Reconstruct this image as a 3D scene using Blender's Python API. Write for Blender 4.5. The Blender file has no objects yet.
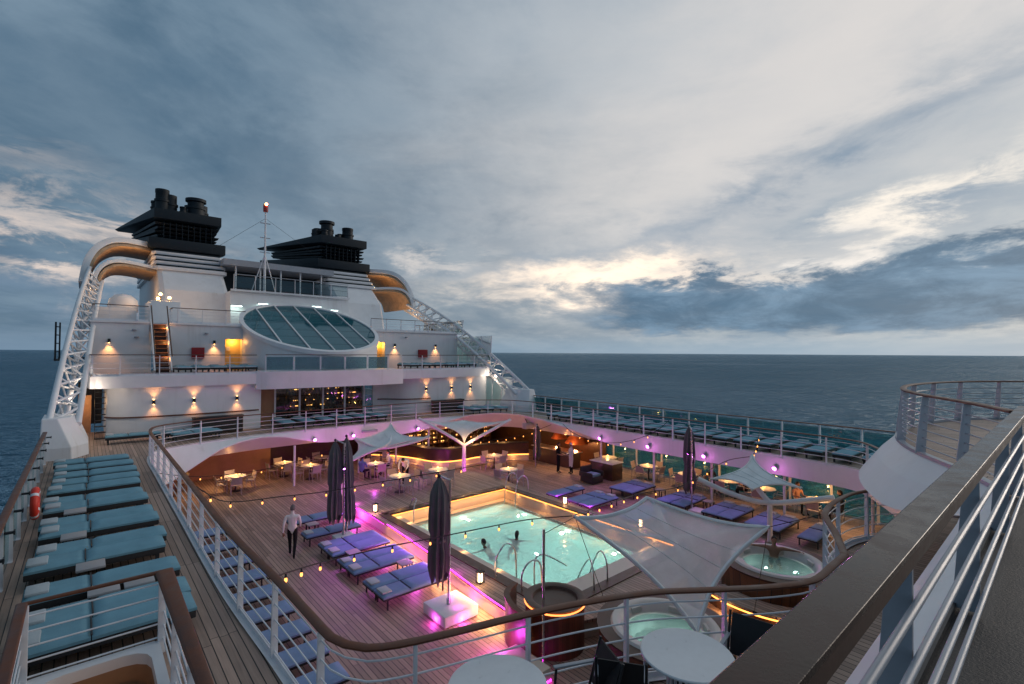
import bpy, bmesh, math, random
from mathutils import Vector, Matrix
from mathutils.geometry import tessellate_polygon
random.seed(7)
PI = math.pi
SC = bpy.context.scene
COL = SC.collection
rad = math.radians
EYE = 6.9

# ------------------------------------------------------------------ materials
MATS = {}
def nodes_of(m):
    return m.node_tree.nodes, m.node_tree.links
def mat(name, col, rough=.5, metal=0., var=.12, vscale=3., bump=0., bscale=30., emit=None, estr=0., alpha=1., trans=0., ior=1.45, coat=0., space='Object'):
    if name in MATS: return MATS[name]
    m = bpy.data.materials.new(name); m.use_nodes = True
    n, l = nodes_of(m); b = n['Principled BSDF']
    b.inputs['Base Color'].default_value = (*col, 1); b.inputs['Roughness'].default_value = rough
    b.inputs['Metallic'].default_value = metal; b.inputs['Alpha'].default_value = alpha
    b.inputs['Transmission Weight'].default_value = trans; b.inputs['IOR'].default_value = ior
    b.inputs['Coat Weight'].default_value = coat
    tc = n.new('ShaderNodeTexCoord')
    if var > 0:
        t = n.new('ShaderNodeTexNoise'); t.inputs['Scale'].default_value = vscale; t.inputs['Detail'].default_value = 5
        t.inputs['Roughness'].default_value = .65
        l.new(tc.outputs[space], t.inputs['Vector'])
        r = n.new('ShaderNodeMapRange'); r.inputs['From Min'].default_value = .25; r.inputs['From Max'].default_value = .75
        r.inputs['To Min'].default_value = 1-var; r.inputs['To Max'].default_value = 1+var
        l.new(t.outputs['Fac'], r.inputs['Value'])
        v = n.new('ShaderNodeVectorMath'); v.operation = 'SCALE'; v.inputs[0].default_value = col
        l.new(r.outputs['Result'], v.inputs['Scale']); l.new(v.outputs['Vector'], b.inputs['Base Color'])
        r2 = n.new('ShaderNodeMapRange'); r2.inputs['To Min'].default_value = max(.02, rough-.1); r2.inputs['To Max'].default_value = min(1, rough+.12)
        l.new(t.outputs['Fac'], r2.inputs['Value']); l.new(r2.outputs['Result'], b.inputs['Roughness'])
    if bump > 0:
        t2 = n.new('ShaderNodeTexNoise'); t2.inputs['Scale'].default_value = bscale; t2.inputs['Detail'].default_value = 4
        l.new(tc.outputs[space], t2.inputs['Vector'])
        bp = n.new('ShaderNodeBump'); bp.inputs['Strength'].default_value = bump; bp.inputs['Distance'].default_value = .02
        l.new(t2.outputs['Fac'], bp.inputs['Height']); l.new(bp.outputs['Normal'], b.inputs['Normal'])
    if emit:
        b.inputs['Emission Color'].default_value = (*emit, 1); b.inputs['Emission Strength'].default_value = estr
    MATS[name] = m
    return m

class NB:
    """small node-building helper"""
    def __init__(s, tree): s.t = tree; s.n = tree.nodes; s.l = tree.links
    def put(s, sock, v):
        if isinstance(v, bpy.types.NodeSocket): s.l.new(v, sock)
        else: sock.default_value = v
    def m(s, op, a, b=None, c=None, clamp=False):
        x = s.n.new('ShaderNodeMath'); x.operation = op; x.use_clamp = clamp
        s.put(x.inputs[0], a)
        if b is not None: s.put(x.inputs[1], b)
        if c is not None: s.put(x.inputs[2], c)
        return x.outputs[0]
    def mix(s, f, a, b):
        x = s.n.new('ShaderNodeMix'); x.data_type = 'RGBA'
        s.put(x.inputs[0], f)
        s.put(x.inputs[6], (*a, 1) if isinstance(a, tuple) else a); s.put(x.inputs[7], (*b, 1) if isinstance(b, tuple) else b)
        return x.outputs[2]
    def xyz(s, x, y, z):
        c = s.n.new('ShaderNodeCombineXYZ'); s.put(c.inputs[0], x); s.put(c.inputs[1], y); s.put(c.inputs[2], z); return c.outputs[0]
    def sep(s, v):
        c = s.n.new('ShaderNodeSeparateXYZ'); s.l.new(v, c.inputs[0]); return c.outputs
    def noise(s, v, scale, detail=5, rough=.6, dist=0.):
        t = s.n.new('ShaderNodeTexNoise'); t.inputs['Scale'].default_value = scale; t.inputs['Detail'].default_value = detail
        t.inputs['Roughness'].default_value = rough; t.inputs['Distortion'].default_value = dist
        s.l.new(v, t.inputs['Vector']); return t.outputs['Fac']
    def white(s, v):
        t = s.n.new('ShaderNodeTexWhiteNoise'); t.noise_dimensions = '3D'; s.l.new(v, t.inputs['Vector']); return t.outputs['Value']
    def rng(s, v, a, b, c, d):
        r = s.n.new('ShaderNodeMapRange'); s.put(r.inputs[0], v)
        for i, q in enumerate((a, b, c, d)): r.inputs[i+1].default_value = q
        return r.outputs[0]
    def smooth(s, v, a, b):
        r = s.n.new('ShaderNodeMapRange'); r.interpolation_type = 'SMOOTHSTEP'; s.put(r.inputs[0], v)
        for i, q in enumerate((a, b, 0, 1)): r.inputs[i+1].default_value = q
        return r.outputs[0]

def plank_mat(name, col, width=.11, axis='x', seam=.10, seamcol=(.025, .02, .018), rough=.55, var=.25, length=3.2):
    """wooden planking with caulked seams; axis = direction across the planks"""
    m = bpy.data.materials.new(name); m.use_nodes = True; q = NB(m.node_tree); b = q.n['Principled BSDF']
    tc = q.n.new('ShaderNodeTexCoord'); o = q.sep(tc.outputs['Object'])
    across, along = {'x': (o[0], o[1]), 'y': (o[1], o[0]), 'z': (o[2], o[0])}[axis]
    if axis == 'a':
        pass
    u = q.m('DIVIDE', across, width); pid = q.m('FLOOR', u); fr = q.m('FRACT', u)
    r0 = q.white(q.xyz(pid, 0., 0.))
    sid = q.m('FLOOR', q.m('ADD', q.m('DIVIDE', along, length), r0))
    r = q.white(q.xyz(pid, sid, 3.))
    grain = q.noise(q.xyz(q.m('MULTIPLY', across, 40.), q.m('MULTIPLY', along, 1.6), q.m('MULTIPLY', r, 9.)), 1.0, 4, .6)
    wear = q.noise(tc.outputs['Object'], .55, 5, .62)
    f = q.m('ADD', q.rng(r, 0, 1, 1-var, 1+var), q.rng(grain, .3, .7, -.16, .16))
    f = q.m('ADD', f, q.rng(wear, .3, .7, -.2, .2))
    sc = q.n.new('ShaderNodeVectorMath'); sc.operation = 'SCALE'; sc.inputs[0].default_value = col; q.l.new(f, sc.inputs['Scale'])
    edge = q.m('LESS_THAN', fr, seam)
    fl = q.m('FRACT', q.m('ADD', q.m('DIVIDE', along, length), r0))
    butt = q.m('LESS_THAN', fl, .004)
    e = q.m('MAXIMUM', edge, butt)
    q.l.new(q.mix(e, sc.outputs[0], seamcol), b.inputs['Base Color'])
    q.put(b.inputs['Roughness'], q.rng(wear, .3, .7, rough-.12, rough+.15))
    bp = q.n.new('ShaderNodeBump'); bp.inputs['Strength'].default_value = .5; bp.inputs['Distance'].default_value = .006
    q.l.new(q.m('SUBTRACT', q.m('MULTIPLY', grain, .3), e), bp.inputs['Height']); q.l.new(bp.outputs[0], b.inputs['Normal'])
    MATS[name] = m; return m

def wood_mat(name, col, rough=.35, coat=.25, scale=1., vary=.35):
    m = bpy.data.materials.new(name); m.use_nodes = True; q = NB(m.node_tree); b = q.n['Principled BSDF']
    tc = q.n.new('ShaderNodeTexCoord')
    big = q.noise(tc.outputs['Object'], 2.2*scale, 6, .7, .6)
    fine = q.noise(tc.outputs['Object'], 38*scale, 3, .6)
    f = q.m('ADD', q.rng(big, .3, .7, 1-vary, 1+vary), q.rng(fine, .3, .7, -.12, .12))
    sc = q.n.new('ShaderNodeVectorMath'); sc.operation = 'SCALE'; sc.inputs[0].default_value = col; q.l.new(f, sc.inputs['Scale'])
    q.l.new(sc.outputs[0], b.inputs['Base Color'])
    q.put(b.inputs['Roughness'], q.rng(big, .3, .7, max(.05, rough-.12), rough+.18)); b.inputs['Coat Weight'].default_value = coat
    b.inputs['Coat Roughness'].default_value = .25; b.inputs['Specular IOR Level'].default_value = .22 if name == 'weathered_cap' else .5
    bp = q.n.new('ShaderNodeBump'); bp.inputs['Strength'].default_value = .15; bp.inputs['Distance'].default_value = .004
    q.l.new(fine, bp.inputs['Height']); q.l.new(bp.outputs[0], b.inputs['Normal'])
    MATS[name] = m; return m

def glass_mat(name, tint, refl=.12, rough=.03, body=0., bodycol=(.05, .2, .22)):
    """thin tinted sheet glass: tinted see-through plus fresnel reflection"""
    m = bpy.data.materials.new(name); m.use_nodes = True; q = NB(m.node_tree)
    out = q.n['Material Output']; q.n.remove(q.n['Principled BSDF'])
    tr = q.n.new('ShaderNodeBsdfTransparent'); tr.inputs[0].default_value = (*tint, 1)
    gl = q.n.new('ShaderNodeBsdfGlossy'); gl.inputs['Roughness'].default_value = rough; gl.inputs[0].default_value = (.9, .95, .95, 1)
    df = q.n.new('ShaderNodeBsdfDiffuse'); df.inputs[0].default_value = (*bodycol, 1)
    mx0 = q.n.new('ShaderNodeMixShader'); mx0.inputs[0].default_value = body
    q.l.new(tr.outputs[0], mx0.inputs[1]); q.l.new(df.outputs[0], mx0.inputs[2])
    lw = q.n.new('ShaderNodeFresnel'); lw.inputs[0].default_value = 1.45
    f = q.m('ADD', q.m('MULTIPLY', lw.outputs[0], .9), refl*.3, clamp=True)
    mx = q.n.new('ShaderNodeMixShader'); q.l.new(f, mx.inputs[0]); q.l.new(mx0.outputs[0], mx.inputs[1]); q.l.new(gl.outputs[0], mx.inputs[2])
    q.l.new(mx.outputs[0], out.inputs[0]); MATS[name] = m; return m

def water_mat(name, tint, bscale=2.2, bstr=.25, dist=.05, milk=.0, milkcol=(.5, .75, .72)):
    m = bpy.data.materials.new(name); m.use_nodes = True; q = NB(m.node_tree)
    out = q.n['Material Output']; q.n.remove(q.n['Principled BSDF'])
    tc = q.n.new('ShaderNodeTexCoord')
    h = q.m('ADD', q.noise(tc.outputs['Object'], bscale, 3, .5, .4), q.m('MULTIPLY', q.noise(tc.outputs['Object'], bscale*3.3, 2, .5), .35))
    bp = q.n.new('ShaderNodeBump'); bp.inputs['Strength'].default_value = bstr; bp.inputs['Distance'].default_value = dist
    q.l.new(h, bp.inputs['Height'])
    rf = q.n.new('ShaderNodeBsdfRefraction'); rf.inputs[0].default_value = (*tint, 1); rf.inputs['Roughness'].default_value = .02; rf.inputs['IOR'].default_value = 1.33
    gl = q.n.new('ShaderNodeBsdfGlossy'); gl.inputs['Roughness'].default_value = .04
    df = q.n.new('ShaderNodeBsdfDiffuse'); df.inputs[0].default_value = (*milkcol, 1)
    for x in (rf, gl, df): q.l.new(bp.outputs[0], x.inputs['Normal'])
    mk = q.n.new('ShaderNodeMixShader'); mk.inputs[0].default_value = milk; q.l.new(rf.outputs[0], mk.inputs[1]); q.l.new(df.outputs[0], mk.inputs[2])
    fr = q.n.new('ShaderNodeFresnel'); fr.inputs[0].default_value = 1.33; q.l.new(bp.outputs[0], fr.inputs['Normal'])
    mx = q.n.new('ShaderNodeMixShader'); q.l.new(fr.outputs[0], mx.inputs[0]); q.l.new(mk.outputs[0], mx.inputs[1]); q.l.new(gl.outputs[0], mx.inputs[2])
    q.l.new(mx.outputs[0], out.inputs[0]); MATS[name] = m; return m

def cloth_mat(name, col, see=.0, rough=.9, weave=220.):
    """fabric; see > 0 makes an open mesh one can look through"""
    m = bpy.data.materials.new(name); m.use_nodes = True; q = NB(m.node_tree); out = q.n['Material Output']; b = q.n['Principled BSDF']
    tc = q.n.new('ShaderNodeTexCoord')
    w = q.noise(tc.outputs['Object'], 1.7, 5, .6); fi = q.noise(tc.outputs['Object'], weave, 2, .5)
    f = q.m('ADD', q.rng(w, .3, .7, .86, 1.12), q.rng(fi, .3, .7, -.1, .1))
    sc = q.n.new('ShaderNodeVectorMath'); sc.operation = 'SCALE'; sc.inputs[0].default_value = col; q.l.new(f, sc.inputs['Scale'])
    q.l.new(sc.outputs[0], b.inputs['Base Color']); b.inputs['Roughness'].default_value = rough
    b.inputs['Specular IOR Level'].default_value = .2
    bp = q.n.new('ShaderNodeBump'); bp.inputs['Strength'].default_value = .35; bp.inputs['Distance'].default_value = .03
    q.l.new(q.noise(tc.outputs['Object'], 5., 4, .55), bp.inputs['Height']); q.l.new(bp.outputs[0], b.inputs['Normal'])
    tl = q.n.new('ShaderNodeBsdfTranslucent'); q.l.new(sc.outputs[0], tl.inputs[0])
    if see > 0:
        mx0 = q.n.new('ShaderNodeMixShader'); mx0.inputs[0].default_value = .25; q.l.new(b.outputs[0], mx0.inputs[1]); q.l.new(tl.outputs[0], mx0.inputs[2])
        tr = q.n.new('ShaderNodeBsdfTransparent'); mx = q.n.new('ShaderNodeMixShader'); mx.inputs[0].default_value = see
        q.l.new(mx0.outputs[0], mx.inputs[1]); q.l.new(tr.outputs[0], mx.inputs[2]); q.l.new(mx.outputs[0], out.inputs[0])
    MATS[name] = m; return m

def glow(name, col, s):
    return mat(name, col, .5, var=0, emit=col, estr=s)

WHITE = mat('white_paint', (.74, .75, .77), .38, var=.07, vscale=.9, bump=.04, bscale=6)
def streak(m, k=.10):
    q = NB(m.node_tree); b = q.n['Principled BSDF']; src = b.inputs['Base Color'].links[0].from_socket
    tc = q.n.new('ShaderNodeTexCoord'); o = q.sep(tc.outputs['Object'])
    s1 = q.noise(q.xyz(q.m('MULTIPLY', o[0], 3.2), q.m('MULTIPLY', o[1], 3.2), q.m('MULTIPLY', o[2], .22)), 1., 5, .65)
    s2 = q.noise(tc.outputs['Object'], .35, 4, .6)
    f = q.m('MULTIPLY', q.smooth(s1, .50, .78), q.smooth(s2, .35, .7))
    q.l.new(q.mix(q.m('MULTIPLY', f, k*4), src, (.42, .38, .33)), b.inputs['Base Color'])
streak(WHITE)
WHITE2 = mat('white_rail_paint', (.72, .74, .78), .35, var=.1, vscale=4)
GREYP = mat('grey_paint', (.36, .38, .42), .34, var=.12, vscale=5)
PLATE = mat('post_paint', (.36, .37, .40), .4, var=.12, vscale=4)
TEAK = plank_mat('teak_deck', (.345, .245, .195), .12, 'x', .12)
TEAKY = plank_mat('teak_deck_athwart', (.26, .2, .165), .12, 'y')
WOODWALL = plank_mat('wood_cladding', (.16, .07, .03), .09, 'x', .08)
CAPW = wood_mat('varnished_rail', (.105, .032, .012), .48, .0)
CAPDARK = wood_mat('dark_rail_edge', (.075, .035, .022), .5, .1)
REDWOOD = plank_mat('red_wood_staves', (.13, .038, .018), .075, 'x', .06)
DARKWOOD = wood_mat('dark_wood', (.06, .028, .015), .42, .15, 2)
TABLEW = mat('table_top_white', (.72, .74, .76), .3, var=.05, vscale=8)
BLUE = cloth_mat('blue_cushion', (.165, .325, .405))
BLUE2 = cloth_mat('blue_pool_cushion', (.175, .27, .45))
TOWEL = cloth_mat('white_towel', (.42, .47, .50))
WICKER = mat('dark_wicker', (.025, .024, .026), .6, var=.3, vscale=40, bump=.5, bscale=120)
STEEL = mat('brushed_steel', (.5, .52, .55), .28, 1., var=.1, vscale=12)
DARKM = mat('dark_metal', (.03, .032, .036), .45, .4, var=.2, vscale=8)
BLACK = mat('black_mesh', (.014, .015, .018), .6, var=.2, vscale=40)
FUNNEL = mat('funnel_navy', (.004, .011, .018), .55, var=.3, vscale=1.5, bump=.05, bscale=5)
SKYGLASS = glass_mat('skylight_glass', (.05, .30, .36), .1, .05, .85, (.012, .115, .150))
PALEGLASS = glass_mat('pale_teal_glass', (.55, .75, .78), .1, .03, .45, (.16, .30, .34))
TEALGLASS = glass_mat('teal_windbreak_glass', (.45, .78, .80), .1, .03, .30, (.05, .27, .32))
WINGLASS = glass_mat('window_glass', (.75, .8, .8), .1)
SAIL = cloth_mat('sail_mesh', (.95, .97, .97), .37)
SAILS = cloth_mat('sail_cloth', (.72, .75, .75))
PARA = cloth_mat('parasol_cloth', (.125, .12, .125))
CREAM = mat('cream_tile', (.62, .56, .47), .4, var=.06, vscale=2)
AQUA = mat('pool_tile', (.50, .77, .73), .4, var=.06, vscale=3)
BRICKRED = mat('red_locker', (.32, .012, .016), .4, var=.1)
RED = mat('lifebuoy_red', (.65, .04, .02), .45, var=.1)
SKIN = mat('skin', (.30, .155, .10), .5, var=.08)
HAIR = mat('dark_hair', (.012, .009, .008), .5, var=.2, vscale=40)
CLW = cloth_mat('white_shirt', (.70, .70, .72))
CLD = cloth_mat('black_cloth', (.012, .012, .016))
CLB = cloth_mat('blue_shirt', (.12, .2, .36))
SOLE = mat('black_shoe', (.01, .01, .01), .4, var=.1)
ORANGE_LED = glow('orange_led', (1., .33, .06), 2.8)
MAG_LED = glow('magenta_led', (1., .03, .85), 5.)
BULB = glow('warm_bulb', (1., .36, .08), 2.3)
SCON = glow('sconce_lens', (1., .50, .18), 12.)
MAGLENS = glow('magenta_lens', (.80, .14, 1.), 14.)
LANT = glow('lantern_glow', (1., .60, .30), 5.)
COOL = glow('cool_white_lens', (.75, 1., .9), 4.)
BEACON = glow('beacon_glow', (1., .28, .1), 20.)
WARMWALL = mat('warm_panel', (.36, .20, .11), .5, var=.2, vscale=1.5)
WARMDOOR = glow('lit_room_glow', (1., .50, .08), 1.6)
SHELFLED = glow('shelf_led', (1., .46, .12), 5.)
FOAMW = mat('jacuzzi_shell', (.62, .60, .56), .35, var=.04)
POOLW = water_mat('pool_water_surface', (.88, .97, .96), 1.6, .7, .08, .5, (.55, .76, .745))
JACW = water_mat('jacuzzi_water_surface', (.7, .95, .93), 5, .8, .06, .35, (.34, .66, .64))
PURPLE_LED = glow('violet_led', (.5, .06, 1.), 6.)

# ------------------------------------------------------------------ mesh builder
class MB:
    def __init__(s): s.v = []; s.f = []; s.m = []
    def add(s, vs, fs, m=0):
        k = len(s.v); s.v += [tuple(p) for p in vs]; s.f += [tuple(i+k for i in f) for f in fs]; s.m += [m]*len(fs); return s
    def box(s, x0, x1, y0, y1, z0, z1, m=0):
        return s.add([(x, y, z) for z in (z0, z1) for y in (y0, y1) for x in (x0, x1)],
                     [(0, 2, 3, 1), (4, 5, 7, 6), (0, 1, 5, 4), (2, 6, 7, 3), (0, 4, 6, 2), (1, 3, 7, 5)], m)
    def obox(s, c, size, rz=0., m=0, rx=0., ry=0.):
        M = Matrix.Translation(c) @ Matrix.Rotation(rz, 4, 'Z') @ Matrix.Rotation(ry, 4, 'Y') @ Matrix.Rotation(rx, 4, 'X')
        a, b, d = (q/2 for q in size); k = MB().box(-a, a, -b, b, -d, d)
        return s.add([M @ Vector(p) for p in k.v], k.f, m)
    def bar(s, p, q, w, h, m=0):
        """rectangular bar from p to q: w = horizontal width, h = the other"""
        p, q = Vector(p), Vector(q); d = (q-p).normalized(); up = Vector((0, 0, 1))
        if abs(d.z) > .98: up = Vector((0, 1, 0))
        sd = d.cross(up).normalized()*w/2; u = sd.cross(d).normalized()*h/2
        vs = [a+i*sd+j*u for a in (p, q) for i, j in ((-1, -1), (1, -1), (1, 1), (-1, 1))]
        return s.add(vs, [(0, 1, 2, 3), (7, 6, 5, 4), (0, 4, 5, 1), (1, 5, 6, 2), (2, 6, 7, 3), (3, 7, 4, 0)], m)
    def tube(s, pts, r, n=8, m=0, closed=False, cap=True):
        P = [Vector(p) for p in pts]; k = len(P); R = r if isinstance(r, (list, tuple)) else [r]*k
        prev = None; rings = []
        for i in range(k):
            a = P[i-1] if (i > 0 or closed) else P[i]; b = P[(i+1) % k] if (i < k-1 or closed) else P[i]
            d = (b-a).normalized()
            if prev is None:
                up = Vector((0, 0, 1)) if abs(d.z) < .95 else Vector((1, 0, 0)); x = d.cross(up).normalized()
            else:
                x = (prev-d*prev.dot(d)).normalized()
            prev = x; y = d.cross(x)
            rings.append([P[i]+R[i]*(math.cos(t*2*PI/n)*x+math.sin(t*2*PI/n)*y) for t in range(n)])
        vs = [p for rg in rings for p in rg]; fs = []
        for i in range(k if closed else k-1):
            a, b = i*n, ((i+1) % k)*n
            fs += [(a+j, a+(j+1) % n, b+(j+1) % n, b+j) for j in range(n)]
        if cap and not closed: fs += [tuple(range(n-1, -1, -1)), tuple((k-1)*n+j for j in range(n))]
        return s.add(vs, fs, m)
    def cyl(s, c, r, z0, z1, n=20, m=0, r2=None):
        return s.lathe(c, [(0, z0), (r, z0), (r2 if r2 is not None else r, z1), (0, z1)], n, m)
    def lathe(s, c, prof, n=24, m=0, sx=1., sy=1.):
        vs = []; fs = []; k = len(prof)
        for (r, z) in prof:
            for j in range(n):
                a = 2*PI*j/n; vs.append((c[0]+r*sx*math.cos(a), c[1]+r*sy*math.sin(a), (c[2] if len(c) > 2 else 0)+z))
        for i in range(k-1):
            for j in range(n):
                q = (i*n+j, i*n+(j+1) % n, (i+1)*n+(j+1) % n, (i+1)*n+j)
                if prof[i][0] == 0: q = (i*n, q[2], q[3])
                elif prof[i+1][0] == 0: q = (q[0], q[1], (i+1)*n)
                fs.append(q)
        return s.add(vs, fs, m)
    def ball(s, c, r, n=12, m=0, sz=1.):
        k = max(4, n//2); return s.lathe(c, [(r*math.sin(PI*i/k) if 0 < i < k else 0, -r*sz*math.cos(PI*i/k)) for i in range(k+1)], n, m)
    def prism(s, poly, z0, z1, m=0):
        n = len(poly); tri = tessellate_polygon([[Vector((p[0], p[1], 0)) for p in poly]])
        vs = [(p[0], p[1], z0) for p in poly]+[(p[0], p[1], z1) for p in poly]
        fs = [tuple(t) for t in tri]+[tuple(n+i for i in reversed(t)) for t in tri]+[(i, (i+1) % n, n+(i+1) % n, n+i) for i in range(n)]
        return s.add(vs, fs, m)
    def strip(s, A, B, closed=False, m=0):
        n = len(A); k = n if closed else n-1
        return s.add(list(A)+list(B), [(i, (i+1) % n, n+(i+1) % n, n+i) for i in range(k)], m)
    def sheet(s, outer, holes, z, m=0):
        loops = [[Vector((p[0], p[1], 0)) for p in lp] for lp in [outer]+holes]
        fl = [p for lp in loops for p in lp]; tri = tessellate_polygon(loops)
        fs = []
        for t in tri:
            a, b, c = (fl[i] for i in t); fs.append(tuple(t) if (b-a).cross(c-a).z > 0 else tuple(reversed(t)))
        return s.add([(p.x, p.y, z) for p in fl], fs, m)
    def sweep(s, path, prof, closed=False, m=0):
        """prof: (side offset, up offset) polygon swept along a path, side = left of travel"""
        P = [Vector(p) for p in path]; n = len(P); k = len(prof); vs = []
        for i in range(n):
            a = P[i-1] if (i > 0 or closed) else P[i]; b = P[(i+1) % n] if (i < n-1 or closed) else P[i]
            d = b-a; d.z = 0; d.normalize(); sd = Vector((-d.y, d.x, 0))
            sc = 1.
            if (0 < i < n-1) or closed:
                e = (P[i]-P[i-1]); e.z = 0; e.normalize(); sc = 1/max(.5, abs(e.dot(d)))
            vs += [P[i]+sd*u*sc+Vector((0, 0, w)) for u, w in prof]
        fs = []
        for i in range(n if closed else n-1):
            a, b = i*k, ((i+1) % n)*k
            fs += [(a+j, a+(j+1) % k, b+(j+1) % k, b+j) for j in range(k)]
        if not closed: fs += [tuple(range(k-1, -1, -1)), tuple((n-1)*k+j for j in range(k))]
        return s.add(vs, fs, m)
    def build(s, name, mats, parent=None, loc=None, smooth=40, bevel=0., fix=True):
        me = bpy.data.meshes.new(name)
        o = bpy.data.objects.new(name, me); COL.objects.link(o)
        off = Vector((0, 0, 0))
        if parent is not None:
            o.parent = parent; p = parent
            while p is not None: off += p.location; p = p.parent
        elif loc is not None:
            o.location = loc; off = Vector(loc)
        me.from_pydata([tuple(Vector(v)-off) for v in s.v], [], s.f)
        for x in (mats if isinstance(mats, (list, tuple)) else [mats]): me.materials.append(x)
        for i, p in enumerate(me.polygons): p.material_index = s.m[i]
        if fix:
            bm = bmesh.new(); bm.from_mesh(me); bmesh.ops.recalc_face_normals(bm, faces=bm.faces)
            if bevel > 0:
                es = [e for e in bm.edges if len(e.link_faces) == 2 and e.calc_face_angle(0) > .6]
                bmesh.ops.bevel(bm, geom=es, offset=bevel, segments=2, affect='EDGES', profile=.6, clamp_overlap=True)
            bm.to_mesh(me); bm.free()
        if smooth:
            me.shade_smooth(); me.set_sharp_from_angle(angle=rad(smooth))
        return o

def tag(o, label, cat, group=None):
    o['label'] = label; o['category'] = cat
    if group: o['group'] = group
    return o
def thing(name, label, cat, loc=(0, 0, 0), rz=0., group=None):
    o = bpy.data.objects.new(name, None); o.empty_display_size = .2; COL.objects.link(o)
    o.location = loc; o.rotation_euler = (0, 0, rz)
    return tag(o, label, cat, group)
def kind(o, k='structure'): o['kind'] = k; return o
def dup(root, loc, rz, label, group=None):
    r = root.copy(); COL.objects.link(r); r.location = loc; r.rotation_euler = (0, 0, rz); r['label'] = label
    if group: r['group'] = group
    for ch in list(root.children):
        c = ch.copy(); COL.objects.link(c); c.parent = r
        for g in list(ch.children):
            d = g.copy(); COL.objects.link(d); d.parent = c
    return r
ORD = ['first', 'second', 'third', 'fourth', 'fifth', 'sixth', 'seventh', 'eighth', 'ninth', 'tenth', 'eleventh', 'twelfth', 'thirteenth', 'fourteenth', 'fifteenth', 'sixteenth', 'seventeenth', 'eighteenth']
class Proto:
    """first use places the built thing itself, later uses copy it"""
    def __init__(s, root): s.root = root; s.used = False
    def put(s, loc, rz, label, group=None):
        if not s.used:
            s.used = True; r = s.root; r.location = loc; r.rotation_euler = (0, 0, rz); r['label'] = label
            if group: r['group'] = group
            return r
        return dup(s.root, loc, rz, label, group)

def lamp(kind_, loc, power, col, size=.1, rot=None, spot=None, blend=.6, sy=None):
    d = bpy.data.lights.new('lamp_light', kind_); d.energy = power; d.color = col
    if kind_ == 'AREA':
        d.size = size
        if sy: d.shape = 'RECTANGLE'; d.size_y = sy
    else: d.shadow_soft_size = size
    if kind_ == 'SPOT': d.spot_size = spot or 1.2; d.spot_blend = blend
    o = bpy.data.objects.new('lamp_light', d); COL.objects.link(o); o.location = loc
    if rot is not None:   # rot is a direction to aim at
        o.rotation_euler = Vector(rot).to_track_quat('-Z', 'Y').to_euler()
    return o
ORG = (1., .52, .2); MAGC = (1., .08, .85); WRM = (1., .58, .28)

def resample(pts, step, closed=False, smooth=True):
    P = [Vector((*p, 0)) if len(p) == 2 else Vector(p) for p in pts]; n = len(P); out = []
    for i in range(n if closed else n-1):
        p1, p2 = P[i], P[(i+1) % n]
        p0 = P[i-1] if (i > 0 or closed) else p1; p3 = P[(i+2) % n] if (i+2 < n or closed) else p2
        k = max(1, int((p2-p1).length/step+.5))
        for j in range(k):
            t = j/k
            if smooth:
                out.append(.5*((2*p1)+(p2-p0)*t+(2*p0-5*p1+4*p2-p3)*t*t+(3*p1-p0-3*p2+p3)*t**3))
            else: out.append(p1.lerp(p2, t))
    if not closed: out.append(P[-1])
    return out
def offs(path, d, closed=False):
    """shift a horizontal path sideways (left of travel positive)"""
    n = len(path); r = []
    for i in range(n):
        a = path[i-1] if (i > 0 or closed) else path[i]; b = path[(i+1) % n] if (i < n-1 or closed) else path[i]
        t = (b-a); t.z = 0; t.normalize(); r.append(path[i]+Vector((-t.y, t.x, 0))*d)
    return r
def atz(path, z): return [Vector((p.x, p.y, z)) for p in path]
def along(path, step, closed=False):
    """points spaced by arc length with tangents"""
    out = []; acc = 0.; nxt = 0.
    P = path+[path[0]] if closed else path
    for a, b in zip(P, P[1:]):
        L = (b-a).length
        while L > 0 and nxt <= acc+L:
            t = (nxt-acc)/L; out.append((a.lerp(b, t), (b-a).normalized())); nxt += step
        acc += L
    return out

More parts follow.
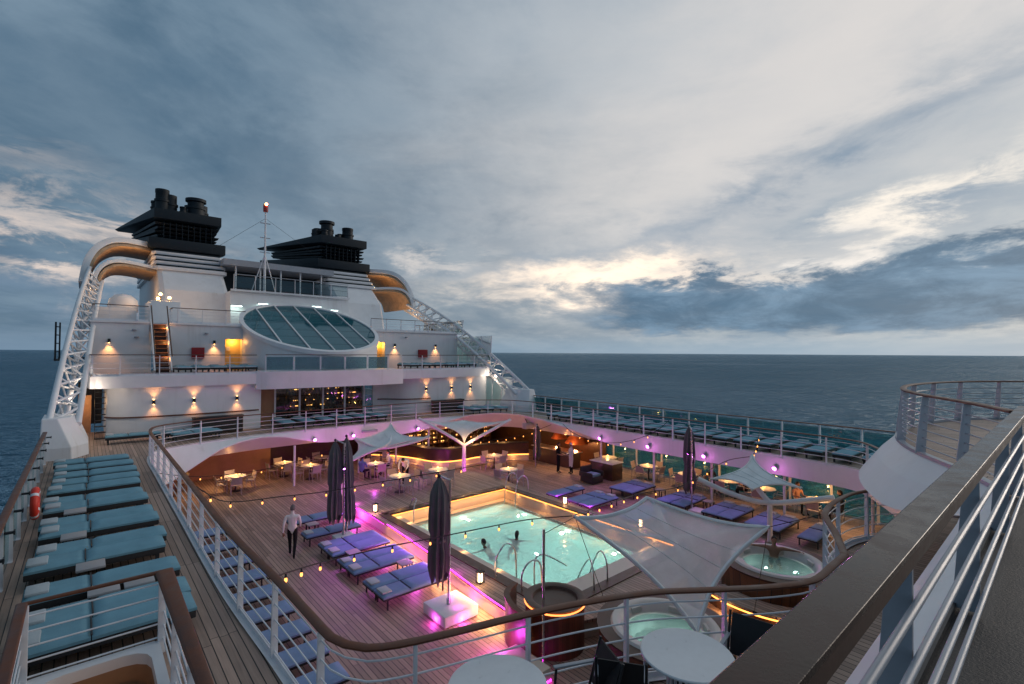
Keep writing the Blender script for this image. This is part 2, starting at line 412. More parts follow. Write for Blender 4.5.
CAPPROF = [(-.056, -.010), (-.046, -.020), (.046, -.020), (.056, -.010), (.056, .008), (.040, .020), (-.040, .020), (-.056, .008)]
def railing(name, label, path, z0, h, step=1.55, bars=5, cap=None, barmat=None, postw=.09, postt=.018, lean=0., closed=False, toe=True, capw=1., ends=True, glass=None, barr=.011, low=.12):
    cap = cap or CAPW; barmat = barmat or WHITE2
    t = thing(name, label, 'railing', (path[0].x, path[0].y, z0))
    MB().sweep(atz(path, z0+h), [(u*capw, w) for u, w in CAPPROF], closed).build('handrail', cap, t)
    for i in range(bars):
        z = z0+low+(h-low-.14)*i/max(1, bars-1)
        MB().tube(atz(path, z), barr, 6, closed=closed).build('rail_bar', barmat, t)
    for p, d in along(path, step, closed):
        sd = Vector((-d.y, d.x, 0)); m = MB()
        a = p+Vector((0, 0, z0)); b = p+sd*lean+Vector((0, 0, z0+h-.02))
        vs = []
        for q, wd in ((a, postw*1.0), (b, postw*.75)):
            for i, j in ((-1, -1), (1, -1), (1, 1), (-1, 1)): vs.append(q+d*(postt*i)+sd*(wd/2*j))
        m.add(vs, [(0, 1, 2, 3), (7, 6, 5, 4), (0, 4, 5, 1), (1, 5, 6, 2), (2, 6, 7, 3), (3, 7, 4, 0)])
        m.box(a.x-.06, a.x+.06, a.y-.06, a.y+.06, z0, z0+.015)
        m.build('post', WHITE2 if not barmat == GREYP else GREYP, t)
    if toe: MB().sweep(atz(path, z0+.045), [(-.012, -.045), (.012, -.045), (.012, .045), (-.012, .045)], closed).build('toe_board', WHITE2, t)
    if glass:
        for p, q in zip(along(path, step, closed), along(path, step, closed)[1:]):
            a, b = p[0], q[0]; e = (b-a).normalized()*.06
            MB().bar(a+e+Vector((0, 0, z0+.08+(h-.2)/2)), b-e+Vector((0, 0, z0+.08+(h-.2)/2)), .012, h-.2).build('glass_panel', glass, t)
    return t

# ------------------------------------------------------------------ camera
YAW, PITCH, ROLL = rad(41.07), rad(1.23), rad(.35)
cam = bpy.data.cameras.new('camera'); co = bpy.data.objects.new('camera', cam); COL.objects.link(co)
cam.sensor_width = 36; cam.lens = 490/1024*36; cam.clip_start = .05; cam.clip_end = 200000
Fv = Vector((math.sin(YAW)*math.cos(PITCH), math.cos(YAW)*math.cos(PITCH), math.sin(PITCH)))
R0 = Vector((math.cos(YAW), -math.sin(YAW), 0)); U0 = R0.cross(Fv)
Rv = R0*math.cos(ROLL)+U0*math.sin(ROLL); Uv = U0*math.cos(ROLL)-R0*math.sin(ROLL)
Mc = Matrix((Rv, Uv, -Fv)).transposed().to_4x4(); Mc.translation = (0, 0, EYE); co.matrix_world = Mc
SC.camera = co

# ------------------------------------------------------------------ sky and sea
def sky():
    w = bpy.data.worlds.new('World'); SC.world = w; w.use_nodes = True
    q = NB(w.node_tree); bg = q.n['Background']
    tc = q.n.new('ShaderNodeTexCoord'); d = q.sep(tc.outputs['Generated'])
    c, s = math.cos(YAW), math.sin(YAW)
    xr = q.m('SUBTRACT', q.m('MULTIPLY', d[0], c), q.m('MULTIPLY', d[1], s))   # east-south-east of the ship's bow
    yf = q.m('ADD', q.m('MULTIPLY', d[0], s), q.m('MULTIPLY', d[1], c))
    az = q.m('ARCTAN2', xr, yf); el = q.m('ARCSINE', d[2])
    zc = q.m('ADD', q.m('MAXIMUM', d[2], 0.), .16)
    px, py = q.m('DIVIDE', xr, zc), q.m('DIVIDE', yf, zc)
    # cloud streets: stretched along the wind, converging at the horizon
    ca, sa = math.cos(rad(8)), math.sin(rad(8))
    pu = q.m('SUBTRACT', q.m('MULTIPLY', px, ca), q.m('MULTIPLY', py, sa)); pv = q.m('ADD', q.m('MULTIPLY', px, sa), q.m('MULTIPLY', py, ca))
    street = q.noise(q.xyz(q.m('MULTIPLY', pu, .95), q.m('MULTIPLY', pv, .58), 1.7), 1., 8, .58, .35)
    puff = q.noise(q.xyz(q.m('MULTIPLY', pu, 1.9), q.m('MULTIPLY', pv, 1.5), 8.3), 1., 8, .62, .25)
    lowc = q.noise(q.xyz(q.m('MULTIPLY', az, 3.2), q.m('MULTIPLY', el, 11.), 4.1), 1., 8, .62, .3)
    wispy = q.noise(q.xyz(q.m('MULTIPLY', az, 7.), q.m('MULTIPLY', el, 20.), 2.), 1., 8, .66, .4)
    w1 = q.m('MULTIPLY', q.m('SUBTRACT', lowc, .5), .55); w2 = q.m('MULTIPLY', q.m('SUBTRACT', puff, .5), .35)
    w3 = q.m('MULTIPLY', q.m('SUBTRACT', wispy, .5), .16)
    azw = q.m('ADD', q.m('ADD', az, w1), w3); elw = q.m('ADD', q.m('ADD', el, q.m('MULTIPLY', w2, .55)), q.m('MULTIPLY', w3, .8))
    def blob(x, y, rx, ry, tilt=0., lo=.25, hi=1.1, warp=1.):
        """elliptic cloud region round a compass bearing (deg right of dead ahead of the stern view) and elevation (deg)"""
        A = azw if warp else az; B = elw if warp else el
        u = q.m('SUBTRACT', A, rad(x)); v = q.m('SUBTRACT', B, rad(y)); t = rad(tilt)
        a = q.m('DIVIDE', q.m('ADD', q.m('MULTIPLY', u, math.cos(t)), q.m('MULTIPLY', v, math.sin(t))), rad(rx))
        b = q.m('DIVIDE', q.m('SUBTRACT', q.m('MULTIPLY', v, math.cos(t)), q.m('MULTIPLY', u, math.sin(t))), rad(ry))
        r2 = q.m('ADD', q.m('MULTIPLY', a, a), q.m('MULTIPLY', b, b))
        return q.m('POWER', 2.718, q.m('MULTIPLY', r2, -1.))
    # overall cloud deck: blue-grey to port, paler and warmer to starboard
    right = q.m('MULTIPLY', q.smooth(az, rad(-34), rad(46)), q.m('SUBTRACT', 1., q.smooth(az, rad(80), rad(165))))
    col = q.mix(right, (.096, .150, .205), (.37, .395, .41))
    up = q.smooth(el, rad(2), rad(36))
    col = q.mix(q.m('MULTIPLY', up, .35), col, q.mix(right, (.115, .17, .232), (.45, .445, .45)))
    def lay(col, f, c, k=1.): return q.mix(q.m('MULTIPLY', f, k, clamp=True), col, c)
    # broad texture of the deck
    t1 = q.smooth(street, .40, .62); t2 = q.smooth(puff, .42, .66)
    col = lay(col, q.m('MULTIPLY', t1, q.m('SUBTRACT', 1., q.m('MULTIPLY', right, .35))), q.mix(right, (.046, .094, .148), (.17, .24, .31)), .9)
    col = lay(col, t2, q.mix(right, (.185, .255, .32), (.52, .50, .485)), .42)
    lump = q.noise(q.xyz(q.m('MULTIPLY', pu, 3.6), q.m('MULTIPLY', pv, 2.9), 3.3), 1., 8, .6, .3)
    col = lay(col, q.smooth(lump, .46, .70), q.mix(right, (.060, .112, .170), (.25, .305, .36)), .5)
    # pale veil high to starboard
    col = lay(col, blob(30, 27, 32, 11, 16), (.57, .53, .50), .74)
    col = lay(col, blob(20, 14, 15, 6.5, 32), (.57, .535, .505), .70)
    col = lay(col, blob(8, 34, 22, 10, 0), (.33, .37, .41), .45)
    # darker streets across it
    col = lay(col, q.m('MULTIPLY', blob(31, 17.5, 18, 2.4, 20), q.smooth(puff, .25, .6)), (.155, .215, .285), .95)
    col = lay(col, q.m('MULTIPLY', blob(38, 11.5, 16, 2.0, 12), q.smooth(lowc, .3, .6)), (.19, .245, .31), .9)
    col = lay(col, q.m('MULTIPLY', blob(9, 11, 13, 2.6, 4), q.smooth(lowc, .3, .6)), (.17, .235, .31), .8)
    # bright gaps
    col = lay(col, q.m('MULTIPLY', blob(11.0, 8.3, 11, 2.1, 2), q.smooth(wispy, .25, .52)), (.98, .80, .63), 1.)
    col = lay(col, q.m('MULTIPLY', blob(41, 13.2, 9, 1.5, 20), q.smooth(wispy, .34, .58)), (.76, .69, .60), .9)
    col = lay(col, q.m('MULTIPLY', blob(33, 10, 6, 1.2, 14), q.smooth(wispy, .36, .6)), (.70, .65, .60), .9)
    col = lay(col, q.m('MULTIPLY', blob(-41, 9.5, 9, 3.6, -14), q.smooth(wispy, .42, .60)), (.64, .53, .46), .95)
    col = lay(col, q.m('MULTIPLY', blob(-9, 12, 5, 1.6, -12), q.smooth(wispy, .44, .62)), (.50, .47, .45), .8)
    # dark bank low to starboard, and a paler slot under it
    bank = q.m('MULTIPLY', q.smooth(q.m('ADD', el, q.m('ADD', q.m('MULTIPLY', w2, .22), q.m('MULTIPLY', w3, .35))), rad(1.6), rad(3.0)),
               q.m('SUBTRACT', 1., q.smooth(q.m('ADD', q.m('SUBTRACT', el, q.m('MULTIPLY', az, .06)), q.m('ADD', q.m('MULTIPLY', w2, .42), q.m('MULTIPLY', w3, 1.25))), rad(5.6), rad(8.0))))
    bank = q.m('MULTIPLY', bank, q.smooth(azw, rad(5), rad(15)))
    bcol = q.mix(q.smooth(wispy, .35, .7), (.036, .092, .160), (.115, .205, .305))
    col = lay(col, bank, bcol, .88)
    col = lay(col, q.m('SUBTRACT', 1., q.smooth(el, rad(.3), rad(2.6))), q.mix(right, (.13, .20, .275), (.24, .325, .40)), .75)
    # port side stays heavy down to the horizon
    col = lay(col, q.m('MULTIPLY', blob(-44, 4.5, 9, 3.2, 0), q.smooth(lowc, .3, .6)), (.115, .175, .25), .8)
    # the open sky above the cloud deck
    sk = q.n.new('ShaderNodeTexSky'); sk.sky_type = 'NISHITA'; sk.sun_disc = False
    sk.sun_elevation = rad(9); sk.sun_rotation = rad(104)
    skc = q.n.new('ShaderNodeVectorMath'); skc.operation = 'SCALE'; q.l.new(sk.outputs[0], skc.inputs[0]); skc.inputs['Scale'].default_value = .02
    sc = q.n.new('ShaderNodeVectorMath'); sc.operation = 'ADD'; q.l.new(skc.outputs[0], sc.inputs[0])
    cs = q.n.new('ShaderNodeVectorMath'); cs.operation = 'SCALE'; q.l.new(col, cs.inputs[0]); cs.inputs['Scale'].default_value = 10*.93
    q.l.new(cs.outputs[0], sc.inputs[1])
    q.l.new(sc.outputs[0], bg.inputs[0]); bg.inputs[1].default_value = .1
sky()
sun = bpy.data.lights.new('sun', 'SUN'); sun.energy = .5; sun.angle = rad(25); sun.color = (1., .86, .74)
so = bpy.data.objects.new('sun', sun); COL.objects.link(so)
sdir = Vector((math.sin(rad(104))*math.cos(rad(9)), math.cos(rad(104))*math.cos(rad(9)), math.sin(rad(9))))
so.rotation_euler = sdir.to_track_quat('Z', 'Y').to_euler(); so.location = (40, 0, 60)

def sea():
    m = bpy.data.materials.new('sea_water'); m.use_nodes = True; q = NB(m.node_tree); b = q.n['Principled BSDF']
    tc = q.n.new('ShaderNodeTexCoord'); o = q.sep(tc.outputs['Object'])
    # wind sea: waves short across, longer along the crests
    c, s = math.cos(rad(25)), math.sin(rad(25))
    u = q.m('ADD', q.m('MULTIPLY', o[0], c), q.m('MULTIPLY', o[1], s)); v = q.m('SUBTRACT', q.m('MULTIPLY', o[1], c), q.m('MULTIPLY', o[0], s))
    n1 = q.noise(q.xyz(q.m('MULTIPLY', u, .045), q.m('MULTIPLY', v, .030), 0.), 1., 4, .55, .3)
    n2 = q.noise(q.xyz(q.m('MULTIPLY', u, .20), q.m('MULTIPLY', v, .14), 5.), 1., 5, .62, .2)
    n0 = q.noise(q.xyz(q.m('MULTIPLY', u, .0055), q.m('MULTIPLY', v, .0035), 2.), 1., 4, .6, .5)
    gust = q.rng(n0, .3, .7, .55, 1.45)
    h = q.m('MULTIPLY', q.m('ADD', q.m('MULTIPLY', n1, 13.), q.m('MULTIPLY', n2, 7.5)), gust)
    pass
    bp = q.n.new('ShaderNodeBump'); bp.inputs['Strength'].default_value = 1.; bp.inputs['Distance'].default_value = 1.
    q.l.new(h, bp.inputs['Height'])
    df = q.n.new('ShaderNodeBsdfDiffuse'); gl = q.n.new('ShaderNodeBsdfGlossy'); q.n.remove(b)
    q.l.new(q.mix(q.rng(n0, .35, .65, 0, 1), (.006, .055, .110), (.016, .095, .165)), df.inputs[0])
    gl.inputs[0].default_value = (.74, .89, .98, 1); gl.inputs['Roughness'].default_value = .07
    fr = q.n.new('ShaderNodeFresnel'); fr.inputs[0].default_value = 1.33
    for x in (df, gl, fr): q.l.new(bp.outputs[0], x.inputs['Normal'])
    mx = q.n.new('ShaderNodeMixShader'); q.l.new(q.m('MULTIPLY', fr.outputs[0], 1.0), mx.inputs[0]); q.l.new(df.outputs[0], mx.inputs[1]); q.l.new(gl.outputs[0], mx.inputs[2])
    q.l.new(mx.outputs[0], q.n['Material Output'].inputs[0])
    r = 60000.; mb = MB(); rings = [0, 40, 90, 200, 500, 1500, 5000, 20000, r]
    mb.lathe((0, 0, 0), [(x, 0) for x in rings], 64)
    o2 = mb.build('sea', m, fix=False, smooth=None); o2.location = (0, 0, -15.5); kind(o2)
    for p in o2.data.polygons:
        pass
    if o2.data.polygons[5].normal.z < 0: o2.data.flip_normals()
sea()

SC.view_settings.view_transform = 'Standard'; SC.view_settings.look = 'None'; SC.view_settings.exposure = .6; SC.view_settings.gamma = 1
SC.view_settings.use_curve_mapping = False
SC.cycles.use_denoising = True
SC.cycles.max_bounces = 8; SC.cycles.transparent_max_bounces = 12
SC.cycles.caustics_reflective = False; SC.cycles.caustics_refractive = False
SC.cycles.sample_clamp_indirect = 4.

# ------------------------------------------------------------------ the ship's decks
XL, XR, DZ, UZ = -1.2, 24.6, 2.7, 5.05
LEFTP = [(2.09, 5.6), (2.06, 7), (1.95, 10), (1.95, 15), (1.95, 20), (1.97, 23.2), (2.3, 24.6), (3.3, 25.3), (4.6, 25.8), (6.5, 26.2), (9, 26.3), (11.7, 26.3), (14.5, 26.3),
         (17, 26.1), (19, 25.6), (20.5, 24.6), (21.2, 23), (21.25, 20), (21.25, 15), (21.25, 10), (21.2, 7), (20.9, 5.2), (19.6, 4.2), (17.6, 3.1), (16.2, 2.42), (14.55, 2.45)]
BULGE = [(14.55, 2.45), (13.85, 2.98), (13.02, 3.31), (11.9, 3.38), (10.84, 3.24), (10.04, 2.86), (8.92, 2.40)]
AFTP = [(8.92, 2.40), (8.3, 2.40), (7.6, 2.42), (7.0, 2.70), (6.32, 3.17), (5.52, 3.72), (4.35, 4.22), (3.05, 4.61), (2.58, 4.77), (2.31, 4.92), (2.17, 5.12), (2.10, 5.35), (2.09, 5.6)]
pA, pB, pC = resample(LEFTP, .45), resample(BULGE, .4), resample(AFTP, .2)
OPEN = pA[:-1]+pB[:-1]+pC[:-1]            # clockwise seen from above
STAIRHOLE = [(-.40, 5.0), (.74, 5.0), (.74, 8.02), (.70, 8.16), (.60, 8.26), (.46, 8.30), (-.12, 8.30), (-.26, 8.26), (-.36, 8.16), (-.40, 8.02)]
m = MB(); m.sheet([(XL, -4), (XR, -4), (XR, 33), (XL, 33)], [[(p.x, p.y) for p in OPEN], STAIRHOLE], DZ)
kind(m.build('lounge_deck', TEAK, smooth=None))
POOLH = [(9.0, 8.6), (15.25, 8.6), (15.25, 18.0), (9.0, 18.0)]
kind(MB().sheet([(XL, -4), (XR, -4), (XR, 36), (XL, 36)], [POOLH], 0.).build('pool_deck', TEAK, smooth=None))
# ceiling under the lounge deck
BACK = offs(OPEN, .75, True)
kind(MB().sheet([(XL+.02, -4), (XR-.02, -4), (XR-.02, 33), (XL+.02, 33)], [[(p.x, p.y) for p in BACK], STAIRHOLE], 2.06).build('deck_ceiling', WHITE, smooth=None))
# hull sides
m = MB(); m.box(XL-.12, XL, -4, 60, -16, 2.66); m.box(XR, XR+.12, -4, 60, -16, .12); m.box(XR, XR+.12, -4, 60, 2.0, 2.66); m.box(XL, XR, -4.1, -4, -16, 2.69)
tag(m.build('ship_hull', WHITE, smooth=None), 'white hull side of the cruise ship below the deck edge', 'hull')

# fascia of the opening with the two arched eyebrows at its forward corners
def edge_z(p):
    x, y = p.x, p.y
    if y < 8: return 2.02, .0
    if x < 12:
        if x < 2.2 and y < 24: return 1.55+max(0, (20-y))*.02, .02
        pts = [(1.95, 1.5, .05), (2.4, 1.35, .3), (3.3, 1.85, .5), (4.6, 2.42, .4), (5.6, 2.62, .25), (6.6, 2.68, .15), (7.6, 2.58, .1), (8.6, 2.3, .05), (9.6, 2.05, .02), (12, 2.02, .0)]
        for a, b in zip(pts, pts[1:]):
            if x <= b[0]:
                t = max(0, (x-a[0])/(b[0]-a[0])); return a[1]+(b[1]-a[1])*t, a[2]+(b[2]-a[2])*t
    if y > 24.9 or x < 20.4:
        pts = [(12, 2.02, 0), (14.6, 2.02, .02), (16., 2.2, .1), (17.2, 2.52, .25), (18.6, 2.85, .4), (20.4, 3.0, .5), (23, 3., .5)]
        for a, b in zip(pts, pts[1:]):
            if x <= b[0]:
                t = max(0, (x-a[0])/(b[0]-a[0])); return a[1]+(b[1]-a[1])*t, a[2]+(b[2]-a[2])*t
    pts = [(25.5, 3.0, .5), (23, 2.95, .45), (21, 2.8, .3), (19, 2.5, .15), (17.5, 2.22, .05), (16.2, 2.02, 0), (0, 2.02, 0)]
    for a, b in zip(pts, pts[1:]):
        if y >= b[0]:
            t = min(1, (a[0]-y)/(a[0]-b[0])); return a[1]+(b[1]-a[1])*t, a[2]+(b[2]-a[2])*t
    return 2.02, 0
t = thing('deck_fascia', 'white curved fascia round the pool opening with arched corners', 'fascia', (1.95, 5, 2))
IN = offs(OPEN, -1., True)   # inwards direction unit
top = [Vector((p.x, p.y, DZ+.03)) for p in offs(OPEN, .12, True)]; E1 = []; E2 = []; B1 = []
for p, q, bk in zip(OPEN, IN, offs(OPEN, .55, True)):
    z, o = edge_z(p); n = (q-p)
    E1.append(p+n*(.02+o)+Vector((0, 0, z+.05))); E2.append(p+n*(.02+o)+Vector((0, 0, z))); B1.append(bk+Vector((0, 0, 2.0)))
lip = [p+Vector((0, 0, DZ+.03)) for p in OPEN]
m = MB(); m.strip(top, lip, True); m.strip(lip, E1, True); m.strip(E1, E2, True)
m.build('fascia_panel', WHITE, t, smooth=50)
MB().strip(E2, B1, True).build('cove_soffit', WHITE, t, smooth=50)

# railing round the opening, in three runs
RO = offs(OPEN, .09, True)
runA = offs(pA, .03); runB = offs(pB, .03); runC = offs(pC, .03)
runC[-1] = runA[0].copy(); runB[-1] = runC[0].copy(); runA[-1] = runB[0].copy()
def r_label(*a): return ' '.join(a)
kA = int(len(pA)*.30); 
railing('deck_railing', 'long brown capped white railing round the pool opening, along both sides and the forward edge', runA, DZ, 1.1, 1.62)
railing('deck_railing', 'bulging railing section with white cap standing over the hot tubs', runB, DZ, 1.1, 1.3, cap=CAPW)
railing('deck_railing', 'curved aft railing directly behind the white round tables', runC, DZ, 1.1, 1.35)

# outboard rails with glass
def outboard(name, label, x, y0, y1, inw):
    path = resample([(x, y0), (x, (y0+y1)/2), (x, y1)], 2., smooth=False)
    if inw < 0: path.reverse()
    t = railing(name, label, path, DZ, 1.12, 1.55, 0, toe=False, capw=1.15, glass=TEALGLASS, postw=.13)
    return t
tp = outboard('deck_railing', 'seaward glass railing with brown cap beside the port loungers', -1.06, 3., 25.2, 1)
for y in [4.5+1.55*k for k in range(14)]:
    m = MB(); m.box(-1.0, -.86, y-.03, y+.03, DZ+.98, DZ+1.02); m.box(-.88, -.86, y-.05, y+.05, DZ+.96, DZ+1.04)
    m.build('rail_bracket', DARKM, tp)
outboard('deck_railing', 'starboard outer glass railing with thin brown cap against the sea', 24.45, 2.0, 26, -1)

# ------------------------------------------------------------------ stairwell in the port deck
t = thing('stairwell_railing', 'small brown capped railing around the stairwell by the near port loungers', 'railing', (.2, 6, DZ))
sp = [Vector((-.52, 4.6, 0)), Vector((-.52, 8.44, 0)), Vector((.90, 8.44, 0)), Vector((.90, 4.6, 0))]
MB().sweep([p+Vector((0, 0, DZ+1.1)) for p in sp], [(u, w) for u, w in CAPPROF]).build('handrail', CAPW, t, bevel=.006)
for i in range(5):
    MB().tube([p+Vector((0, 0, DZ+.2+.185*i)) for p in (sp[0], sp[1])], .011, 6).add([], []).build('rail_bar', WHITE2, t)
    MB().tube([p+Vector((0, 0, DZ+.2+.185*i)) for p in (sp[1], sp[2])], .011, 6).build('rail_bar', WHITE2, t)
    MB().tube([p+Vector((0, 0, DZ+.2+.185*i)) for p in (sp[2], sp[3])], .011, 6).build('rail_bar', WHITE2, t)
for x, y in [(-.52, 5.2), (-.52, 6.8), (-.50, 8.40), (.88, 8.40), (.90, 7.2), (.90, 6.0), (.90, 4.9)]:
    MB().box(x-.045, x+.045, y-.03, y+.03, DZ, DZ+1.08).build('post', WHITE2, t, bevel=.006)
t = thing('stairwell', 'stairwell with white raised rim and brown walls inside', 'stairwell', (.2, 6, 0))
m = MB(); H = STAIRHOLE; O = [(-.50, 4.8), (.86, 4.8), (.86, 8.36), (.84, 8.42), (.80, 8.45), (.70, 8.46), (-.36, 8.46), (-.44, 8.45), (-.48, 8.42), (-.50, 8.36)]
m.strip([(*p, DZ+.16) for p in H], [(*p, DZ+.16) for p in O], True); m.strip([(*p, DZ+.16) for p in O], [(*p, DZ) for p in O], True)
m.strip([(*p, DZ+.16) for p in H], [(*p, DZ+.02) for p in H], True)
m.build('rim', WHITE, t, smooth=30)
MB().strip([(*p, DZ+.02) for p in H], [(*p, 0) for p in H], True).build('inner_wall', WARMWALL, t)
m = MB()
for k in range(13): m.box(-.40, .78, 4.9+.26*k, 5.18+.26*k, .2*k-.02, .2*k+.02)
m.build('stair_tread', CAPW, t)
lamp('POINT', (.2, 6.2, 1.7), 7, ORG, .15)

# ------------------------------------------------------------------ upper deck under the camera: deck, fascia, railing, terrace
t = thing('upper_deck_edge', 'pale curved bulwark skirt under the round viewing terrace', 'deck edge', (9, 1, UZ))
PUL = [(9.3, 0.55), (10.42, 1.05), (11.72, 1.8), (12.82, 2.28), (14.12, 2.6), (15.62, 2.72), (17.22, 2.55), (18.82, 2.1), (20.02, 1.4), (20.82, 0.6), (21.12, -0.4)]
pul = resample(PUL, .35)
front = resample([(-1.1, .62), (9.3, .62)], .6, smooth=False)
outer = front[:-1]+offs(pul, .10)
kind(MB().prism([(p.x, p.y) for p in outer]+[(20.9, -4), (-1.1, -4)], UZ-.12, UZ).build('upper_deck', TEAK, smooth=None))
lowr = []
for p, n in zip(outer, offs(outer, 1.)):
    w = min(1., max(0., (p.x-9.0)/2.5)); w = w*w*(3-2*w)
    lowr.append((p+(n-p)*(.42+.28*w), UZ-.36-.52*w))
kind(MB().sheet([(-1.1, -4), (9.2, -4), (9.2, .60), (-1.1, .60)], [], UZ+.004).build('deck_coating', mat('dark_deck_coating', (.020, .022, .025), .55, var=.3, vscale=2.5, bump=.2, bscale=60), smooth=None))
A = [Vector((p.x, p.y, UZ+.01)) for p in outer]
m = MB(); mid = [a.lerp(Vector((b.x, b.y, z)), .5)+Vector((0, 0, .06)) for a, (b, z) in zip(A, lowr)]
m.strip(A, mid); m.strip(mid, [Vector((b.x, b.y, z)) for b, z in lowr]); m.strip([Vector((b.x, b.y, z)) for b, z in lowr], [Vector((a.x, a.y-.3, z-.02)) for a, (b, z) in zip(A, lowr)])
m.build('skirt_panel', WHITE, t, smooth=60)
MB().sweep([p+Vector((0, 0, UZ+.03)) for p in offs(pul, .08)], [(-.05, -.03), (.05, -.03), (.05, .03), (-.05, .03)]).build('edge_trim', GREYP, t)
# terrace railing
pr = offs(pul, .02)
t = thing('terrace_railing', 'rounded railing of the viewing terrace with brown cap and flat grey posts', 'railing', (10, 1, UZ))
MB().sweep([p+Vector((0, 0, UZ+1.1)) for p in offs(pul, -.02)], [(u*1.0, w) for u, w in CAPPROF]).build('handrail', CAPW, t, smooth=50)
for i in range(6):
    z = .16+.15*i
    MB().tube([p+Vector((0, 0, UZ+z)) for p in offs(pul, .05-.06*z)], .012, 6).build('rail_bar', GREYP, t)
def plate_post(p, d, t, w0=.15, w1=.11, h=1.08, z=UZ, thick=.022, o=.07, top=-.02):
    sd = Vector((-d.y, d.x, 0)); vs = []
    for zz, ww, oo in ((z+.02, w0, o), (z+h, w1, top)):
        for i, j in ((-1, -1), (1, -1), (1, 1), (-1, 1)): vs.append(Vector((p.x, p.y, zz))+sd*(oo+ww/2*j)+d*(thick/2*i))
    m = MB(); m.add(vs, [(0, 1, 2, 3), (7, 6, 5, 4), (0, 4, 5, 1), (1, 5, 6, 2), (2, 6, 7, 3), (3, 7, 4, 0)])
    m.build('post', PLATE if z == UZ and o > .08 else MATS['terrace_post_paint'], t, bevel=.003)
TPOST = mat('terrace_post_paint', (.55, .56, .60), .4, var=.1, vscale=4)
for p, d in along(pul, 1.42)[1:]: plate_post(p, d, t, .16, .10)
# coiled white cord hanging between two posts
cx, cy = 12.9, 2.33
pts = [Vector((cx+.045*math.cos(a)+.02*math.sin(a*.13), cy+.045*math.sin(a), UZ+1.0-.80*a/(2*PI*9))) for a in [k*PI/6 for k in range(109)]]
tag(MB().tube(pts, .009, 5).build('coiled_cord', WHITE2, loc=(cx, cy, UZ)), 'white coiled cord hanging on the terrace railing post', 'cord')
# the big foreground railing right in front of the viewer
t = thing('foreground_railing', 'broad weathered wooden railing with grey bars across the near corner', 'railing', (0, .45, UZ))
RZ = EYE-.66
m = MB(); pth = [Vector((x, .4325, RZ-.024)) for x in [-1.1+.4*k for k in range(27)]]
wood_mat('weathered_cap', (.034, .016, .012), .24, .0, 2.4, .7)
MB().sweep(pth, [(-.0615, .004), (-.0615, .0225), (-.0600, .024), (.054, .024), (.0625, .016), (.0625, .004)]).build('handrail', MATS['weathered_cap'], t, smooth=35)
MB().sweep([p-Vector((0, 0, .036)) for p in pth], [(-.0595, -.016), (-.0605, .0395), (.058, .0395), (.055, -.016)]).build('handrail_underside', CAPDARK, t)
for i, h in enumerate((1.01, 1.235, 1.46, 1.67)):
    MB().tube([Vector((x, .43, EYE-h)) for x in (-1.1, 2, 5, 9.4)], .0165, 10).build('rail_bar', GREYP, t)
for x in (.55, 2.62, 4.82, 7.2, 9.2): plate_post(Vector((x, .45, 0)), Vector((1, 0, 0)), t, .15, .075, RZ-.06-UZ, UZ, .03, .085, .04)
MB().box(-1.1, 9.4, .585, .605, UZ, UZ+.05).build('toe_board', DARKM, t)

# ------------------------------------------------------------------ superstructure ahead of the pool
def wall(mb, pts, z0, z1, th=.12, m=0):
    """thick wall along a horizontal polyline"""
    P = [Vector((*p, 0)) for p in pts]; Q = offs(P, th)
    mb.strip([p+Vector((0, 0, z0)) for p in P], [p+Vector((0, 0, z1)) for p in P], m=m)
    mb.strip([p+Vector((0, 0, z0)) for p in Q], [p+Vector((0, 0, z1)) for p in Q], m=m)
    mb.strip([p+Vector((0, 0, z1)) for p in P], [p+Vector((0, 0, z1)) for p in Q], m=m)
    for i in (0, -1): mb.add([P[i]+Vector((0, 0, z0)), P[i]+Vector((0, 0, z1)), Q[i]+Vector((0, 0, z1)), Q[i]+Vector((0, 0, z0))], [(0, 1, 2, 3)], m)
ss = thing('superstructure', 'white multi-storey superstructure with balconies and a round skylight beyond the pool', 'superstructure', (11.7, 31, DZ))
# lower storey, 2.7 to 5.1
m = MB(); lw = resample([(.83, 37), (.83, 31.2), (.9, 30.2), (1.6, 29.55), (3, 29.3), (5, 29.2), (7.2, 29.3)], .35)
wall(m, [(p.x, p.y) for p in lw], DZ, 5.12); m.build('lower_wall', WHITE, ss, smooth=35)
MB().box(7.2, 7.32, 29.3, 31.0, DZ, 5.12).build('return_wall', WHITE, ss); m = MB()
rw = resample([(14.7, 31.0), (15.3, 30.9), (15.9, 30.3), (16.5, 29.75), (17.6, 29.5), (19, 29.42), (22.6, 29.45), (23.1, 29.7), (23.25, 30.3), (23.25, 37)], .35)
wall(m, [(p.x, p.y) for p in rw], DZ, 5.12)
m.build('lower_wall', WHITE, ss, smooth=35)
MB().box(7.33, 8.45, 30.98, 31.08, DZ, 5.1).build('recess_panel', WARMWALL, ss)
